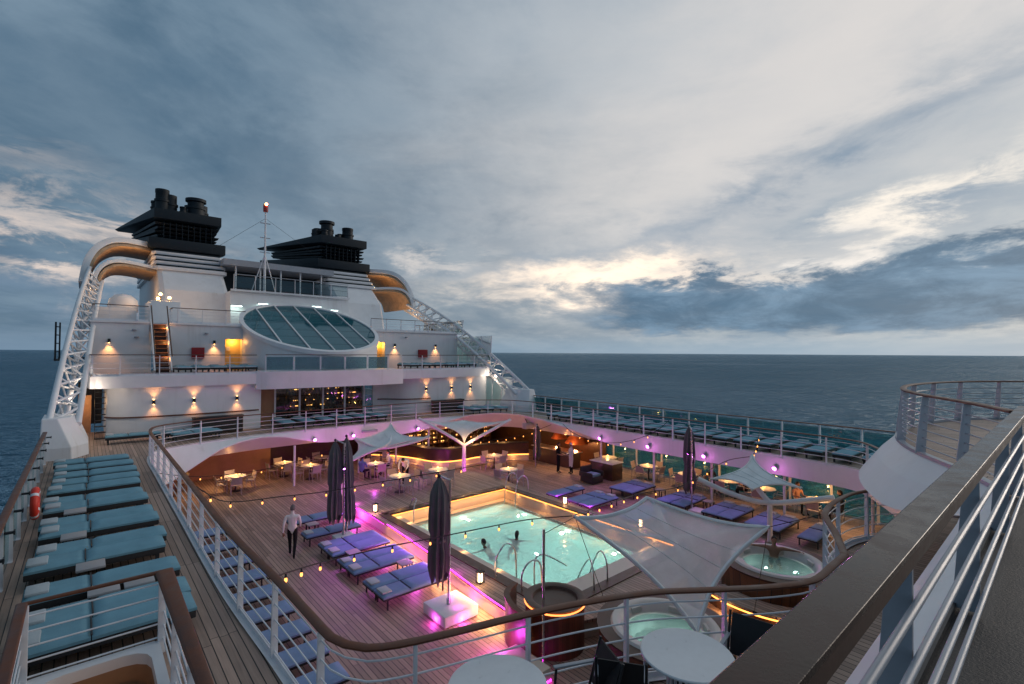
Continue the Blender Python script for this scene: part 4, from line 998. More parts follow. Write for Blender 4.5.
def near(x, y): return min(range(len(inn)), key=lambda i: (inn[i].x-x)**2+(inn[i].y-y)**2)
path_in = offs(inn, -.02 if (offs(inn, -.02, True)[0]-inn[0]).length else .02, True)
out_led = [p.lerp(q, .45) for p, q in zip(inn, sur)]
led_run(out_led, near(8.0, 8.6), near(8.6, 17.2), ORANGE_LED)
led_run(out_led, near(8.6, 17.2), near(9.6, 21.6), MAG_LED)
led_run(out_led, near(9.6, 21.6), near(15.8, 21.0), MAG_LED)
a_, b_ = near(8.0, 8.6), near(8.6, 17.2); nn_ = len(sur)
MB().tube([sur[(a_+i) % nn_]+Vector((0, 0, PZ+.004)) for i in range((b_-a_) % nn_)], .012, 6).build('led_strip', MAG_LED, t)
for x, y in ((8.12, 11.9), (8.2, 13.3), (8.25, 14.4), (8.3, 15.2), (8.4, 16.4), (8.5, 18.2), (8.7, 20.0), (10.2, 21.3)): lamp('POINT', (x, y, .68), 6, (.85, .10, 1.), .06)
led_run(out_led, near(15.85, 16.5), near(15.7, 9.0), MAG_LED)
for x, y, p, c in ((7.85, 9.3, 14, ORG), (7.95, 10.6, 14, ORG), (8.05, 12.0, 12, ORG), (8.15, 13.4, 12, ORG), (8.25, 14.8, 12, ORG), (8.35, 16.2, 12, ORG)):
    lamp('AREA', (x+.16, y, .36), p*1.0, c, 1.3, (-1, 0, -.8), sy=.05)
for x, y, p in ((7.5, 12.9, 10), (7.4, 10.5, 16), (7.7, 15.2, 12), (8.4, 19.3, 16), (10.8, 22.3, 26), (13.4, 22.3, 14), (15.9, 21.6, 22), (16.3, 15.4, 14), (16.3, 13.6, 14), (8.2, 8.2, 14)):
    lamp('POINT', (x, y, .26), p*1.5, MAGC, .1)
# pool shell
t = thing('swimming_pool', 'turquoise lit swimming pool with two swimmers in it', 'pool', (12, 13, 0))
m = MB(); zt = PZ-.10
m.add([(PX0, PY0, zt), (PX1, PY0, zt), (PX1, PY1, zt), (PX0, PY1, zt), (PX0, PY0, -.35), (PX1, PY0, -.35), (PX1, PY1, -.35), (PX0, PY1, -.35)],
      [(0, 1, 5, 4), (1, 2, 6, 5), (2, 3, 7, 6), (3, 0, 4, 7)])
m.build('cream_wall', CREAM, t, smooth=None)
WX0, WX1, WY0, WY1, WZ = 9.72, 14.95, 9.7, 17.7, -.10
m = MB(); m.box(PX0, WX0, PY0, PY1, -.4, .27); m.box(WX0, PX1, WY1, PY1, -.4, -.06); m.box(WX1, PX1, PY0, WY1, -.4, -.06); m.box(WX0, WX1, PY0, WY0, -.4, .265)
m.build('shallow_ledge', CREAM, t, smooth=None)
m = MB(); b = -1.7
m.add([(WX0, WY0, -.1), (WX1, WY0, -.1), (WX1, WY1, -.1), (WX0, WY1, -.1), (WX0, WY0, b), (WX1, WY0, b), (WX1, WY1, b), (WX0, WY1, b)], [(0, 1, 5, 4), (1, 2, 6, 5), (2, 3, 7, 6), (3, 0, 4, 7), (4, 5, 6, 7)])
m.build('basin', AQUA, t, smooth=None)
m = MB(); nx, ny = 2, 2
m.add([(WX0+.002, WY0+.002, WZ), (WX1-.002, WY0+.002, WZ), (WX1-.002, WY1-.002, WZ), (WX0+.002, WY1-.002, WZ)], [(0, 1, 2, 3)])
o = m.build('pool_water', POOLW, smooth=None, fix=False); kind(o)
m = MB()
for a, b2, d in (((PX0+.02, PY0, 0), (PX0+.02, PY1, 0), 0), ((PX0, PY1-.02, 0), (PX1, PY1-.02, 0), 0), ((PX1-.02, PY1, 0), (PX1-.02, PY0, 0), 0)):
    m.bar(Vector(a)+Vector((0, 0, zt-.02)), Vector(b2)+Vector((0, 0, zt-.02)), .02, .02)
m.build('led_strip', ORANGE_LED, t)
for k in range(5): lamp('AREA', (PX1-.14, 9.8+1.8*k, zt-.04), 3.6, (1., .46, .16), 1.7, (.0, 0, -1), sy=.05); lamp('AREA', (PX0+.14, 9.8+1.8*k, zt-.04), 3, (1., .46, .16), 1.7, (0, 0, -1), sy=.05)
for k in range(4): lamp('AREA', (9.8+1.55*k, PY1-.14, zt-.04), 4.2, (1., .46, .16), 1.5, (0, 0, -1), sy=.05)
LENSW = glow('underwater_lens', (1., .98, .80), 7.)
for i, (x, y, z) in enumerate(((14.90, 16.2, -.75), (14.90, 13.6, -.75), (14.90, 11.0, -.75), (12.6, 17.64, -.8), (9.77, 15.6, -.8), (9.77, 12.6, -.8), (9.77, 10.0, -.8))):
    m = MB(); n_ = (-1, 0, 0) if x > 14 else ((0, -1, 0) if y > 17 else (1, 0, 0))
    m.ball((x, y, z), .10, 12); m.build('underwater_lamp', LENSW, t)
    lamp('POINT', (x+n_[0]*.35, y+n_[1]*.35, z), 44, (.87, 1., .90), .03)
lamp('POINT', (12.6, 13., -1.0), 45, (.87, 1., .91), .03); lamp('POINT', (12.6, 10.5, -1.0), 45, (.87, 1., .91), .03)

def hoop(pts, lab, name='pool_handrail', r=.024, cat='handrail', grp=None):
    q = resample([Vector(p) for p in pts], .1)
    return tag(MB().tube(q, r, 8).build(name, STEEL, loc=pts[0]), lab, cat, grp)
hoop([(8.95, 10.9, .47), (8.95, 10.9, 1.0), (9.3, 10.9, 1.35), (9.65, 10.9, 1.1), (9.72, 10.9, .5), (9.72, 10.9, -.1)], 'tall looped steel grab rail on the pool corner beside the lantern')
hoop([(9.0, 9.85, .47), (9.0, 9.85, .95), (9.35, 9.85, 1.2), (9.7, 9.85, .95), (9.75, 9.85, -.1)], 'lower looped steel grab rail nearest the dark wooden shower drum')
hoop([(9.95, 10.35, -.1), (9.95, 10.35, .85), (10.3, 10.35, .95), (11.0, 10.35, .55), (11.3, 10.35, .35)], 'sloping steel step rail reaching into the pool by the looped rails')
hoop([(11.2, 8.7, .47), (11.2, 8.75, 1.05), (11.5, 9.2, 1.1), (11.7, 9.6, .65), (11.7, 9.9, -.2)], 'steel pool rail at the aft edge nearest the hot tub')
hoop([(10.5, 8.6, .47), (10.5, 8.65, 1.0), (10.9, 9.1, 1.05), (11.2, 9.6, .6), (11.2, 10.0, -.2)], 'steel pool rail at the aft edge nearest the shower drum')
hoop([(9.85, 17.1, -.1), (9.85, 17.1, .75), (10.1, 17.35, 1.0), (10.2, 17.8, .9), (10.2, 18.1, .47)], 'single curved grab rail at the far port corner of the pool')
t = thing('pool_ladder', 'steel pool ladder in the far starboard corner of the pool', 'ladder', (15, 17, .48))
for y in (17.45, 16.7): MB().tube(resample([Vector((15.6, y, .48)), Vector((15.55, y, 1.05)), Vector((15.2, y, 1.25)), Vector((14.9, y, .9)), Vector((14.8, y, -.1)), Vector((14.8, y, -1.0))], .1), .024, 8).build('side_rail', STEEL, t)
m = MB()
for z in (.15, -.15, -.45, -.75): m.bar((14.81, 17.45, z), (14.81, 16.7, z), .06, .03)
m.build('rung', STEEL, t)

# ------------------------------------------------------------------ hot tubs
def hot_tub(cx, cy, r, lab, wood_rx):
    t = thing('hot_tub', lab, 'hot tub', (cx, cy, 0))
    MB().lathe((cx, cy, 0), [(r+.34, 0), (r+.36, .84)], 48).build('wooden_surround', WOODWALL, t, smooth=60)
    MB().lathe((cx, cy, 0), [(r+.37, .84), (r+.40, .90), (r+.05, .905), (r+.02, .86)], 48).build('wooden_rim', CAPDARK, t, smooth=30)
    MB().lathe((cx, cy, 0), [(r+.10, .90), (r+.06, .955), (r-.02, .96), (r-.12, .93), (r-.22, .70), (r-.34, .45), (r-.40, .2), (0, .12)], 48).build('shell', FOAMW, t, smooth=50)
    m = MB(); n = 40; rr = r-.235
    m.add([(cx, cy, .72)]+[(cx+rr*math.cos(2*PI*k/n), cy+rr*math.sin(2*PI*k/n), .72) for k in range(n)], [(0, k+1, (k+1) % n+1) for k in range(n)])
    m.build('water', JACW, t, smooth=None, fix=False)
    lamp('POINT', (cx, cy+.3, .45), 4, (.75, 1., .95), .02); lamp('POINT', (cx+.3, cy-.4, .45), 3, (.75, 1., .95), .02)
    for k in range(6):
        a = k*PI/3+.3; MB().obox((cx+(r-.17)*math.cos(a), cy+(r-.17)*math.sin(a), .84), (.07, .30, .14), a).build('headrest', FOAMW, t, bevel=.02)
    return t
hot_tub(9.75, 6.0, 1.08, 'round hot tub nearest the shower drum, with turquoise water under the clear sail', 1)
hot_tub(15.25, 5.75, 1.14, 'round hot tub with a bather, clad in orange lit wood', 1)
t = thing('tub_step', 'curved low step before the occupied hot tub with glowing orange edge', 'step', (14, 4.6, 0))
arc = [Vector((15.25+2.35*math.cos(a), 5.75+2.35*math.sin(a), 0)) for a in [rad(150+4*k) for k in range(34)]]
arc2 = [Vector((15.25+1.67*math.cos(a), 5.75+1.67*math.sin(a), 0)) for a in [rad(150+4*k) for k in range(34)]]
m = MB(); m.strip([p+Vector((0, 0, .38)) for p in arc], [p+Vector((0, 0, .38)) for p in arc2]); m.strip([p+Vector((0, 0, .38)) for p in arc], [p+Vector((0, 0, .31)) for p in arc]); m.build('tread', TEAK, t, smooth=None)
MB().strip([p.lerp(q, .1)+Vector((0, 0, .31)) for p, q in zip(arc, arc2)], [p.lerp(q, .1) for p, q in zip(arc, arc2)]).build('riser', CAPDARK, t, smooth=None)
MB().tube([p.lerp(q, .04)+Vector((0, 0, .28)) for p, q in zip(arc, arc2)][:26], .022, 6).build('led_strip', ORANGE_LED, t)
for k in (4, 14, 22): q = arc[k]; lamp('POINT', (q.x-.15*math.cos(0), q.y-.1, .2), 5, ORG, .1)
lamp('POINT', (15.0, 3.9, .75), 16, ORG, .1); lamp('POINT', (17.2, 4.6, .6), 14, ORG, .1)
# wooden shower drum with its ring
t = thing('shower_drum', 'dark wooden shower drum with an open ring top behind the aft railing', 'shower', (8.55, 8.2, 0))
dl = [(8.55+.70*math.cos(a), 8.2+.70*math.sin(a)) for a in [2*PI*k/40 for k in range(40)]]
MB().strip([(x, y, 0) for x, y in dl], [(x, y, 1.05) for x, y in dl], True).build('drum_wall', REDWOOD, t, smooth=60)
MB().lathe((8.55, 8.2, 0), [(.71, 1.05), (.74, 1.10), (.60, 1.12), (.54, 1.09), (.52, 1.03), (0, 1.02)], 40).build('ring_top', CAPDARK, t, smooth=40)
MB().lathe((8.55, 8.2, 0), [(.71, 1.0), (.735, 1.02), (.71, 1.04)], 40).build('led_strip', glow('dim_orange_led', (1., .25, .06), 2.2), t)
m = MB(); arcw = [(7.55-.0+1.0*(1-math.cos(a)), 9.3+.9*math.sin(a)-.6) for a in [rad(-80+8*k) for k in range(20)]]
m2 = thing('privacy_screen', 'curved dark wooden screen beside the shower drum', 'screen', (7.7, 8.6, 0))
cv = resample([(7.55, 8.0), (7.62, 8.6), (7.9, 9.15), (8.4, 9.4)], .15); mm = MB(); wall(mm, [(p.x, p.y) for p in cv], 0, 1.0, .08); mm.build('screen_wall', DARKWOOD, m2, smooth=40)
MB().sweep([p+Vector((0, 0, 1.02)) for p in cv], [(-.03, -.02), (.11, -.02), (.11, .03), (-.03, .03)]).build('screen_cap', CAPW, m2)
t = thing('sail_pole', 'thin grey pole standing by the shower drum with stay wires', 'pole', (8.85, 8.25, 0))
MB().tube([(7.72, 7.75, 0), (7.72, 7.75, 3.0)], .028, 8).build('pole', STEEL, t)
# pale lit step box at the platform's aft end
t = thing('glowing_step', 'low step box glowing magenta beside the shower drum', 'step', (7.4, 8.1, 0))
MB().box(6.95, 7.5, 7.3, 8.4, .0, .3).build('step_box', CREAM, t, bevel=.015); MB().box(6.94, 7.51, 7.29, 8.41, .02, .05).build('led_strip', MAG_LED, t)
for k in range(2): lamp('POINT', (7.2, 8.6+.1*k, .35), 10, MAGC, .1)

# ------------------------------------------------------------------ loungers
def lounger_proto(name, lab, pool):
    t = thing(name, lab, 'lounger'); fm = WICKER if not pool else DARKM; cm = BLUE2 if pool else BLUE
    if pool:
        m = MB()
        for y in (-.30, .30): m.box(0, 2., y-.02, y+.02, .26, .31)
        for x in (.02, .98, 1.96): m.box(x-.02, x+.02, -.28, .28, .26, .305)
        m.build('frame', DARKM, t)
        for x in (.12, 1.85):
            for y in (-.30, .30): MB().box(x-.018, x+.018, y-.018, y+.018, 0, .26).build('leg', DARKM, t)
    else:
        m = MB(); m.box(0, 2., -.31, .31, .20, .31); m.build('frame', WICKER, t, bevel=.015)
        for x in (.10, 1.88):
            for y in (-.27, .27): MB().box(x-.03, x+.03, y-.03, y+.03, 0, .20).build('leg', WICKER, t)
    def cushion(x0, x1, z0, z1, n=14):
        vs = []; fs = []; w = .315
        for i in range(n+1):
            u = i/n; x = x0+(x1-x0)*u; e = min(1, min(u, 1-u)*n*.55); e = math.sqrt(max(0, 1-(1-e)**2))
            for j in range(13):
                v = j/12; y = -w+2*w*v; f = min(1, min(v, 1-v)*12*.55); f = math.sqrt(max(0, 1-(1-f)**2))
                vs.append((x, y, z0+.04+(z1-z0-.04)*min(e, f)*.55+(z1-z0-.04)*.45*e*f-.012*math.sin(3*PI*u)*(v*(1-v))))
        for i in range(n):
            for j in range(12): a = i*13+j; fs.append((a, a+1, a+14, a+13))
        m = MB(); m.add(vs, fs); bot = [(x0, -w, z0), (x1, -w, z0), (x1, w, z0), (x0, w, z0)]
        k = len(m.v); rim = [j for j in range(13)]+[i*13+12 for i in range(1, n+1)]+[n*13+j for j in range(11, -1, -1)]+[i*13 for i in range(n-1, 0, -1)]
        lo = [(m.v[r][0], m.v[r][1], z0) for r in rim]; m.v += lo; R = len(rim)
        for i in range(R): m.f.append((rim[i], k+i, k+(i+1) % R, rim[(i+1) % R])); m.m.append(0)
        m.f.append(tuple(range(k, k+R))); m.m.append(0)
        return m
    cushion(.0, .80, .312, .40).build('back_cushion', cm, t, smooth=50); cushion(.812, 2.01, .312, .40).build('seat_cushion', cm, t, smooth=50)
    m = MB(); m.box(.02, .30, -.20, .20, .392, .445); m.build('head_pillow', TOWEL, t, bevel=.025)
    m = MB(); m.tube([(.806, -.31, .385), (.806, .31, .385)], .012, 6); m.build('piping', DARKM, t)
    return t
deckp = Proto(lounger_proto('deck_lounger', '', False)); poolp = Proto(lounger_proto('pool_lounger', '', True))
rl = random.Random(5)
LY = [9.0, 9.68, 10.78, 12.2, 12.88, 14.2, 14.88, 16.3, 16.98, 18.35, 19.3, 20.4, 21.6, 22.75]
for i, y in enumerate(LY):
    deckp.put((-.68+rl.uniform(-.05, .05), y, DZ), rl.uniform(-.012, .012), f'blue lounger, {ORD[i]} from the stairwell railing in the long port row', 'blue loungers lined up on the port deck')
for i, y in enumerate([21.6-.98*k for k in range(18)]):
    deckp.put((24.05, y, DZ), PI+rl.uniform(-.02, .02), f'blue lounger by the starboard outer rail, {ORD[i]} from the starboard pedestal', 'blue loungers lined up on the starboard deck')
for i, (x, y, r) in enumerate(((1.35, 28.3, 0), (2.9, 28.2, .1), (3.1, 27.4, .1))):
    deckp.put((x if i else .75, y if i else 28.4, DZ), r, ('lone blue lounger before the port side passage', 'blue lounger under the port wall lamps, nearer the wall', 'blue lounger under the port wall lamps, nearer the pool railing')[i], 'blue loungers on the forward walkway')
for i in range(6):
    deckp.put((8.3+1.05*i, 29.9-.08*i, DZ), -PI/2+.05, f'blue lounger before the library glass front, {ORD[i]} counting from port', 'blue loungers on the forward walkway')
for i, (x, y) in enumerate(((20.2, 28.7), (21.2, 28.5), (22.2, 28.2))):
    deckp.put((x, y, DZ), -PI/2, f'blue lounger past the dark starboard bench box, {ORD[i]} from the box', 'blue loungers on the forward walkway')
for i, x in enumerate((3.9, 4.7, 5.5, 6.3, 7.0)):
    deckp.put((x, 32.0, 5.69), -PI/2, f'blue lounger on the port balcony, {ORD[i]} from the lit stair', 'blue loungers on the upper balcony')
for i, x in enumerate((17.2, 18.2, 19.2, 20.2, 21.2, 22.2)):
    deckp.put((x, 31.9, 5.69), -PI/2, f'blue lounger on the starboard balcony, {ORD[i]} from the lit doorway', 'blue loungers on the upper balcony')
G = 'blue loungers on the pool deck'
for i, (y, l) in enumerate(((19.85, 'farthest from the aft rail in the port pool row'), (18.12, 'beside the far parasol base, port pool row'))):
    poolp.put((6.0, y, 0), .0, 'blue pool lounger '+l, G)
for i, y in enumerate((16.68, 15.98, 15.02, 14.32, 13.12, 12.42)):
    poolp.put((6.1, y, 0), rl.uniform(-.015, .015), 'blue pool lounger, '+('far', 'near')[i % 2]+' one of '+('the pair just aft of the double parasol', 'the violet glowing middle pair', 'the pair nearest the white parasol base')[i//2], G)
for i, y in enumerate((20.6, 18.9, 17.3, 15.9, 14.6, 13.4, 12.2, 11.1, 10.0, 8.9)):
    poolp.put((2.15, y, 0), 0, f'blue lounger seen through the port railing bars, {ORD[9-i]} from the aft curve', G)
for i, y in enumerate((14.75, 14.05, 12.1, 11.4, 10.0, 9.3, 8.25, 7.55, 6.35)):
    poolp.put((21.5, y, 0), PI+rl.uniform(-.02, .02), f'blue lounger in the starboard pool row, {ORD[i]} from the dark service counter', G)
for i, (x, y) in enumerate(((18.4, 16.0), (18.4, 14.7), (18.4, 14.0), (18.4, 12.2), (18.4, 11.5))):
    poolp.put((x, y, 0), PI, f'violet lit lounger along the starboard pool edge, {ORD[i]} from the pool ladder', G)
# small side tables
def side_table(name, mm, s):
    t = thing(name, '', 'side table'); MB().box(-s, s, -s, s, .36, .40).build('table_top', mm, t, bevel=.008)
    for x in (-s+.04, s-.04):
        for y in (-s+.04, s-.04): MB().box(x-.018, x+.018, y-.018, y+.018, 0, .36).build('leg', DARKM, t)
    return t
sp_ = Proto(side_table('side_table', mat('table_grey', (.34, .33, .34), .5), .2))
for i, (x, y, z, l) in enumerate(((.30, 10.24, DZ, 'between the second and third port deck loungers'), (.75, 10.24, DZ, 'between the port deck loungers, nearer the walkway'), (.15, 11.5, DZ, 'between the third and fourth port deck loungers'), (-.1, 13.55, DZ, 'between the fifth and sixth port deck loungers'), (-.1, 15.6, DZ, 'between the seventh and eighth port deck loungers'),
                              (7.6, 13.72, 0, 'beside the violet pool lounger pair'), (6.7, 15.5, 0, 'between the two lounger pairs by the double parasol'), (6.6, 19.0, 0, 'between the two farthest port pool loungers'), (20.9, 13.1, 0, 'between the first lounger pairs of the starboard pool row'), (20.9, 10.7, 0, 'between the middle loungers of the starboard pool row'))):
    sp_.put((x, y, z), 0, 'small square grey side table '+l, 'small side tables between loungers')

# ------------------------------------------------------------------ people
def person(lab, loc, rz, J, cols, voxel=.016, hair=True, hairlen=.0, scale=1., group=None, cut=None):
    """J: joint name -> (x, y, z) with the figure facing +y; cols: material per body region"""
    t = thing('person', lab, 'person', loc, rz, group)
    R = dict(pelvis=.135, waist=.125, chest=.145, neck=.055, shL=.068, shR=.068, elL=.043, elR=.043, wrL=.028, wrR=.028, haL=.036, haR=.036, hipL=.098, hipR=.098, knL=.062, knR=.062, anL=.042, anR=.042, toL=.036, toR=.036, head0=.06)
    E = [('pelvis', 'waist'), ('waist', 'chest'), ('chest', 'neck'), ('neck', 'head0'), ('chest', 'shL'), ('chest', 'shR'), ('shL', 'elL'), ('shR', 'elR'), ('elL', 'wrL'), ('elR', 'wrR'), ('wrL', 'haL'), ('wrR', 'haR'),
         ('pelvis', 'hipL'), ('pelvis', 'hipR'), ('hipL', 'knL'), ('hipR', 'knR'), ('knL', 'anL'), ('knR', 'anR'), ('anL', 'toL'), ('anR', 'toR')]
    E = [e for e in E if e[0] in J and e[1] in J]; names = ['pelvis']+[k for k in J if k != 'pelvis' and k != 'head']
    me = bpy.data.meshes.new('body'); me.from_pydata([J[k] for k in names], [(names.index(a), names.index(b)) for a, b in E], [])
    o = bpy.data.objects.new('body', me); COL.objects.link(o)
    sk = o.modifiers.new('s', 'SKIN'); sk.use_smooth_shade = True; o.modifiers.new('d', 'SUBSURF').levels = 1
    for i, k in enumerate(names):
        v = me.skin_vertices[0].data[i]; r = R.get(k, .05); v.radius = (r, r*.82 if k in ('chest', 'waist', 'pelvis') else r); v.use_root = (k == 'pelvis')
    dg = bpy.context.evaluated_depsgraph_get(); ev = bpy.data.meshes.new_from_object(o.evaluated_get(dg))
    bm = bmesh.new(); bm.from_mesh(ev)
    # head with nose, ears and chin, hands with fingers
    H = Vector(J['head']); hd = (H-Vector(J['neck'])).normalized(); f = Vector((0, 1, 0)); f = (f-hd*f.dot(hd)).normalized(); s = f.cross(hd)
    mb = MB()
    mb.ball((0, 0, 0), 1, 18)
    vs = [H+s*(x*.075)+f*(y*.095)+hd*(z*.118-(.012 if z < -.3 else 0)*abs(y)) for x, y, z in mb.v]; fs = mb.f
    b2 = MB(); b2.add(vs, fs)
    def blobat(p, r): q = MB(); q.ball((0, 0, 0), 1, 8); b2.add([p+s*(x*r[0])+f*(y*r[1])+hd*(z*r[2]) for x, y, z in q.v], q.f)
    blobat(H+f*.095-hd*.012, (.013, .02, .022)); blobat(H-hd*.095+f*.05, (.035, .035, .025))
    for k in (-1, 1): blobat(H+s*.076*k-f*.01, (.012, .022, .033)); blobat(H+s*.03*k+f*.083+hd*.018, (.014, .012, .008))
    for sd in ('L', 'R'):
        if 'ha'+sd not in J: continue
        w, h = Vector(J['wr'+sd]), Vector(J['ha'+sd]); d = (h-w).normalized(); sx = d.cross(Vector((0, 0, 1)) if abs(d.z) < .9 else Vector((0, 1, 0))).normalized(); dn = d.cross(sx)
        for i, (off, L) in enumerate(((-.03, .075), (-.01, .09), (.01, .085), (.03, .065))):
            b0 = h+sx*off+d*.02; b2.tube([b0, b0+d*L*.55, b0+d*L*.9+dn*L*.3], [.0095, .009, .0075], 6)
        b2.tube([h-d*.02+sx*.03, h+sx*.058+d*.02, h+sx*.06+d*.05+dn*.015], [.011, .010, .008], 6)
    tmp = bpy.data.meshes.new('t'); tmp.from_pydata([tuple(v) for v in b2.v], [], b2.f); bm.from_mesh(tmp)
    bm.to_mesh(me); bm.free(); o.modifiers.clear()
    me.update(); rm = o.modifiers.new('r', 'REMESH'); rm.mode = 'VOXEL'; rm.voxel_size = voxel; sm = o.modifiers.new('m', 'SMOOTH'); sm.iterations = 1; sm.factor = .3
    dg = bpy.context.evaluated_depsgraph_get(); fin = bpy.data.meshes.new_from_object(o.evaluated_get(dg)); o.modifiers.clear(); o.data = fin; bpy.data.meshes.remove(me); bpy.data.meshes.remove(tmp)
    fin.materials.clear()
    mats = []; 
    for mm in cols.values():
        if mm not in mats: mats.append(mm)
    for mm in mats: fin.materials.append(mm)
    segs = [(('trunk'), a, b) for a, b in (('pelvis', 'waist'), ('waist', 'chest'), ('chest', 'neck'), ('chest', 'shL'), ('chest', 'shR'))]+[('upper_arm', 'shL', 'elL'), ('upper_arm', 'shR', 'elR'), ('forearm', 'elL', 'wrL'), ('forearm', 'elR', 'wrR'), ('hand', 'wrL', 'haL'), ('hand', 'wrR', 'haR'),
            ('hips', 'pelvis', 'hipL'), ('hips', 'pelvis', 'hipR'), ('thigh', 'hipL', 'knL'), ('thigh', 'hipR', 'knR'), ('shin', 'knL', 'anL'), ('shin', 'knR', 'anR'), ('foot', 'anL', 'toL'), ('foot', 'anR', 'toR'), ('head', 'neck', 'head')]
    segs = [(n, Vector(J[a]), Vector(J[b])) for n, a, b in segs if a in J and b in J]
    for p in fin.polygons:
        c = p.center; best = None
        for n, a, b in segs:
            ab = b-a; tt = max(0, min(1, (c-a).dot(ab)/ab.length_squared)); dd = (c-(a+ab*tt)).length-{'trunk': .09, 'hips': .07, 'thigh': .04, 'head': .05}.get(n, .0)
            if best is None or dd < best[0]: best = (dd, n)
        p.material_index = mats.index(cols[best[1]])
    fin.shade_smooth(); o.parent = t
    if hair:
        m = MB(); q = MB(); q.ball((0, 0, 0), 1, 18); vs = []
        for x, y, z in q.v:
            cutb = z < -.05 and y > -.35
            y2 = min(y, .55 if z > .45 else .15 if z > 0 else -.2)
            z2 = max(z, -.55-hairlen*6 if y < -.1 else .0)
            if hairlen and z < 0 and y < 0: z2 = z*(1+hairlen*7)
            vs.append(H+s*(x*.083)+f*(y2*.104-.004)+hd*(z2*.126+.004))
        m.add(vs, q.f); hm = m.build('hair', HAIR if hair is True else hair, None, smooth=60); hm.parent = t
    t.scale = (scale,)*3
    return t
STAND = dict(pelvis=(0, 0, .95), waist=(0, .01, 1.10), chest=(0, .0, 1.30), neck=(0, -.01, 1.49), head0=(0, .0, 1.56), head=(0, .02, 1.64), shL=(-.19, -.01, 1.41), shR=(.19, -.01, 1.41), elL=(-.24, -.04, 1.13), elR=(.24, -.04, 1.13), wrL=(-.25, .06, .90), wrR=(.25, .06, .90), haL=(-.25, .10, .83), haR=(.25, .10, .83),
             hipL=(-.095, 0, .90), hipR=(.095, 0, .90), knL=(-.10, .02, .49), knR=(.10, .02, .49), anL=(-.10, -.02, .07), anR=(.10, -.02, .07), toL=(-.11, .14, .035), toR=(.11, .14, .035))
WALK = dict(STAND, knL=(-.09, .16, .50), anL=(-.09, .20, .10), toL=(-.09, .36, .06), knR=(.09, -.02, .49), anR=(.09, -.26, .13), toR=(.09, -.15, .04), elL=(-.25, -.12, 1.15), wrL=(-.27, -.10, .90), haL=(-.27, -.06, .82), elR=(.24, .03, 1.14), wrR=(.22, .20, .97), haR=(.21, .27, .93))
SIT = dict(pelvis=(0, 0, .53), waist=(0, -.01, .68), chest=(0, .0, .88), neck=(0, .02, 1.07), head0=(0, .03, 1.14), head=(0, .05, 1.22), shL=(-.19, .01, .99), shR=(.19, .01, .99), elL=(-.24, .08, .73), elR=(.24, .08, .73), wrL=(-.17, .30, .77), wrR=(.17, .30, .77), haL=(-.15, .37, .78), haR=(.15, .37, .78),
           hipL=(-.10, .03, .52), hipR=(.10, .03, .52), knL=(-.12, .44, .50), knR=(.12, .44, .50), anL=(-.12, .40, .07), anR=(.12, .40, .07), toL=(-.12, .56, .035), toR=(.12, .56, .035))
BEND = dict(STAND, waist=(0, .08, 1.09), chest=(0, .26, 1.22), neck=(0, .43, 1.30), head0=(0, .49, 1.32), head=(0, .57, 1.34), shL=(-.19, .34, 1.29), shR=(.19, .34, 1.29), elL=(-.22, .45, 1.03), elR=(.22, .50, 1.05), wrL=(-.15, .62, .90), wrR=(.16, .70, .92), haL=(-.13, .69, .86), haR=(.14, .77, .88))
SERVE = dict(STAND, elL=(-.25, .02, 1.13), wrL=(-.16, .24, 1.08), haL=(-.12, .31, 1.08), elR=(.25, .02, 1.13), wrR=(.16, .24, 1.08), haR=(.12, .31, 1.08))
SWIM = dict(pelvis=(0, -.25, -.48), waist=(0, -.15, -.32), chest=(0, -.03, -.12), neck=(0, .05, .09), head0=(0, .06, .15), head=(0, .08, .23), shL=(-.19, -.02, .0), shR=(.19, -.02, .0), elL=(-.40, .10, -.07), elR=(.40, .10, -.07), wrL=(-.55, .26, -.13), wrR=(.55, .26, -.13), haL=(-.60, .33, -.15), haR=(.60, .33, -.15),
            hipL=(-.1, -.28, -.55), hipR=(.1, -.28, -.55), knL=(-.12, -.40, -.85), knR=(.12, -.38, -.88), anL=(-.12, -.6, -1.2), anR=(.12, -.5, -1.25), toL=(-.12, -.65, -1.3), toR=(.12, -.55, -1.36))
BATH = dict(SIT, shL=(-.20, .0, .98), elL=(-.42, -.06, .95), wrL=(-.64, .04, .97), haL=(-.71, .06, .97), shR=(.20, .0, .98), elR=(.42, -.06, .95), wrR=(.64, .04, .97), haR=(.71, .06, .97))
def outfit(top, sleeve, legs, foot=SOLE, skin=SKIN): return dict(trunk=top, upper_arm=top, forearm=sleeve, hand=skin, hips=legs, thigh=legs, shin=legs, foot=foot, head=skin)
grey_hair = mat('grey_hair', (.12, .11, .11), .6)
person('person in white shirt and dark trousers walking across the teak deck', (5.34, 17.24, 0), rad(-25), WALK, outfit(CLW, CLW, CLD), .014, grey_hair)
person('person in black dress holding a white cloth, standing by the open kitchen', (20.62, 19.55, 0), rad(200), SERVE, outfit(CLD, SKIN, CLD), .018, True, .12)
person('chef in long white coat and cap, standing by the open kitchen', (21.05, 18.95, 0), rad(70), SERVE, dict(outfit(CLW, CLW, CLW), shin=CLD), .018, CLW)
person('waiter in white shirt and dark trousers bending over a round table', (11.75, 21.25, .48), rad(140), BEND, outfit(CLW, CLW, CLD), .018)
SW = dict(trunk=SKIN, upper_arm=SKIN, forearm=SKIN, hand=SKIN, hips=CLD, thigh=SKIN, shin=SKIN, foot=SKIN, head=SKIN)
dark_skin = mat('wet_skin', (.12, .065, .045), .35, var=.05)
SWD = {k: (dark_skin if v is SKIN else v) for k, v in SW.items()}
person('swimmer with arms spread, nearer the port side of the pool', (10.95, 13.95, -.14), rad(20), SWIM, SWD, .018)
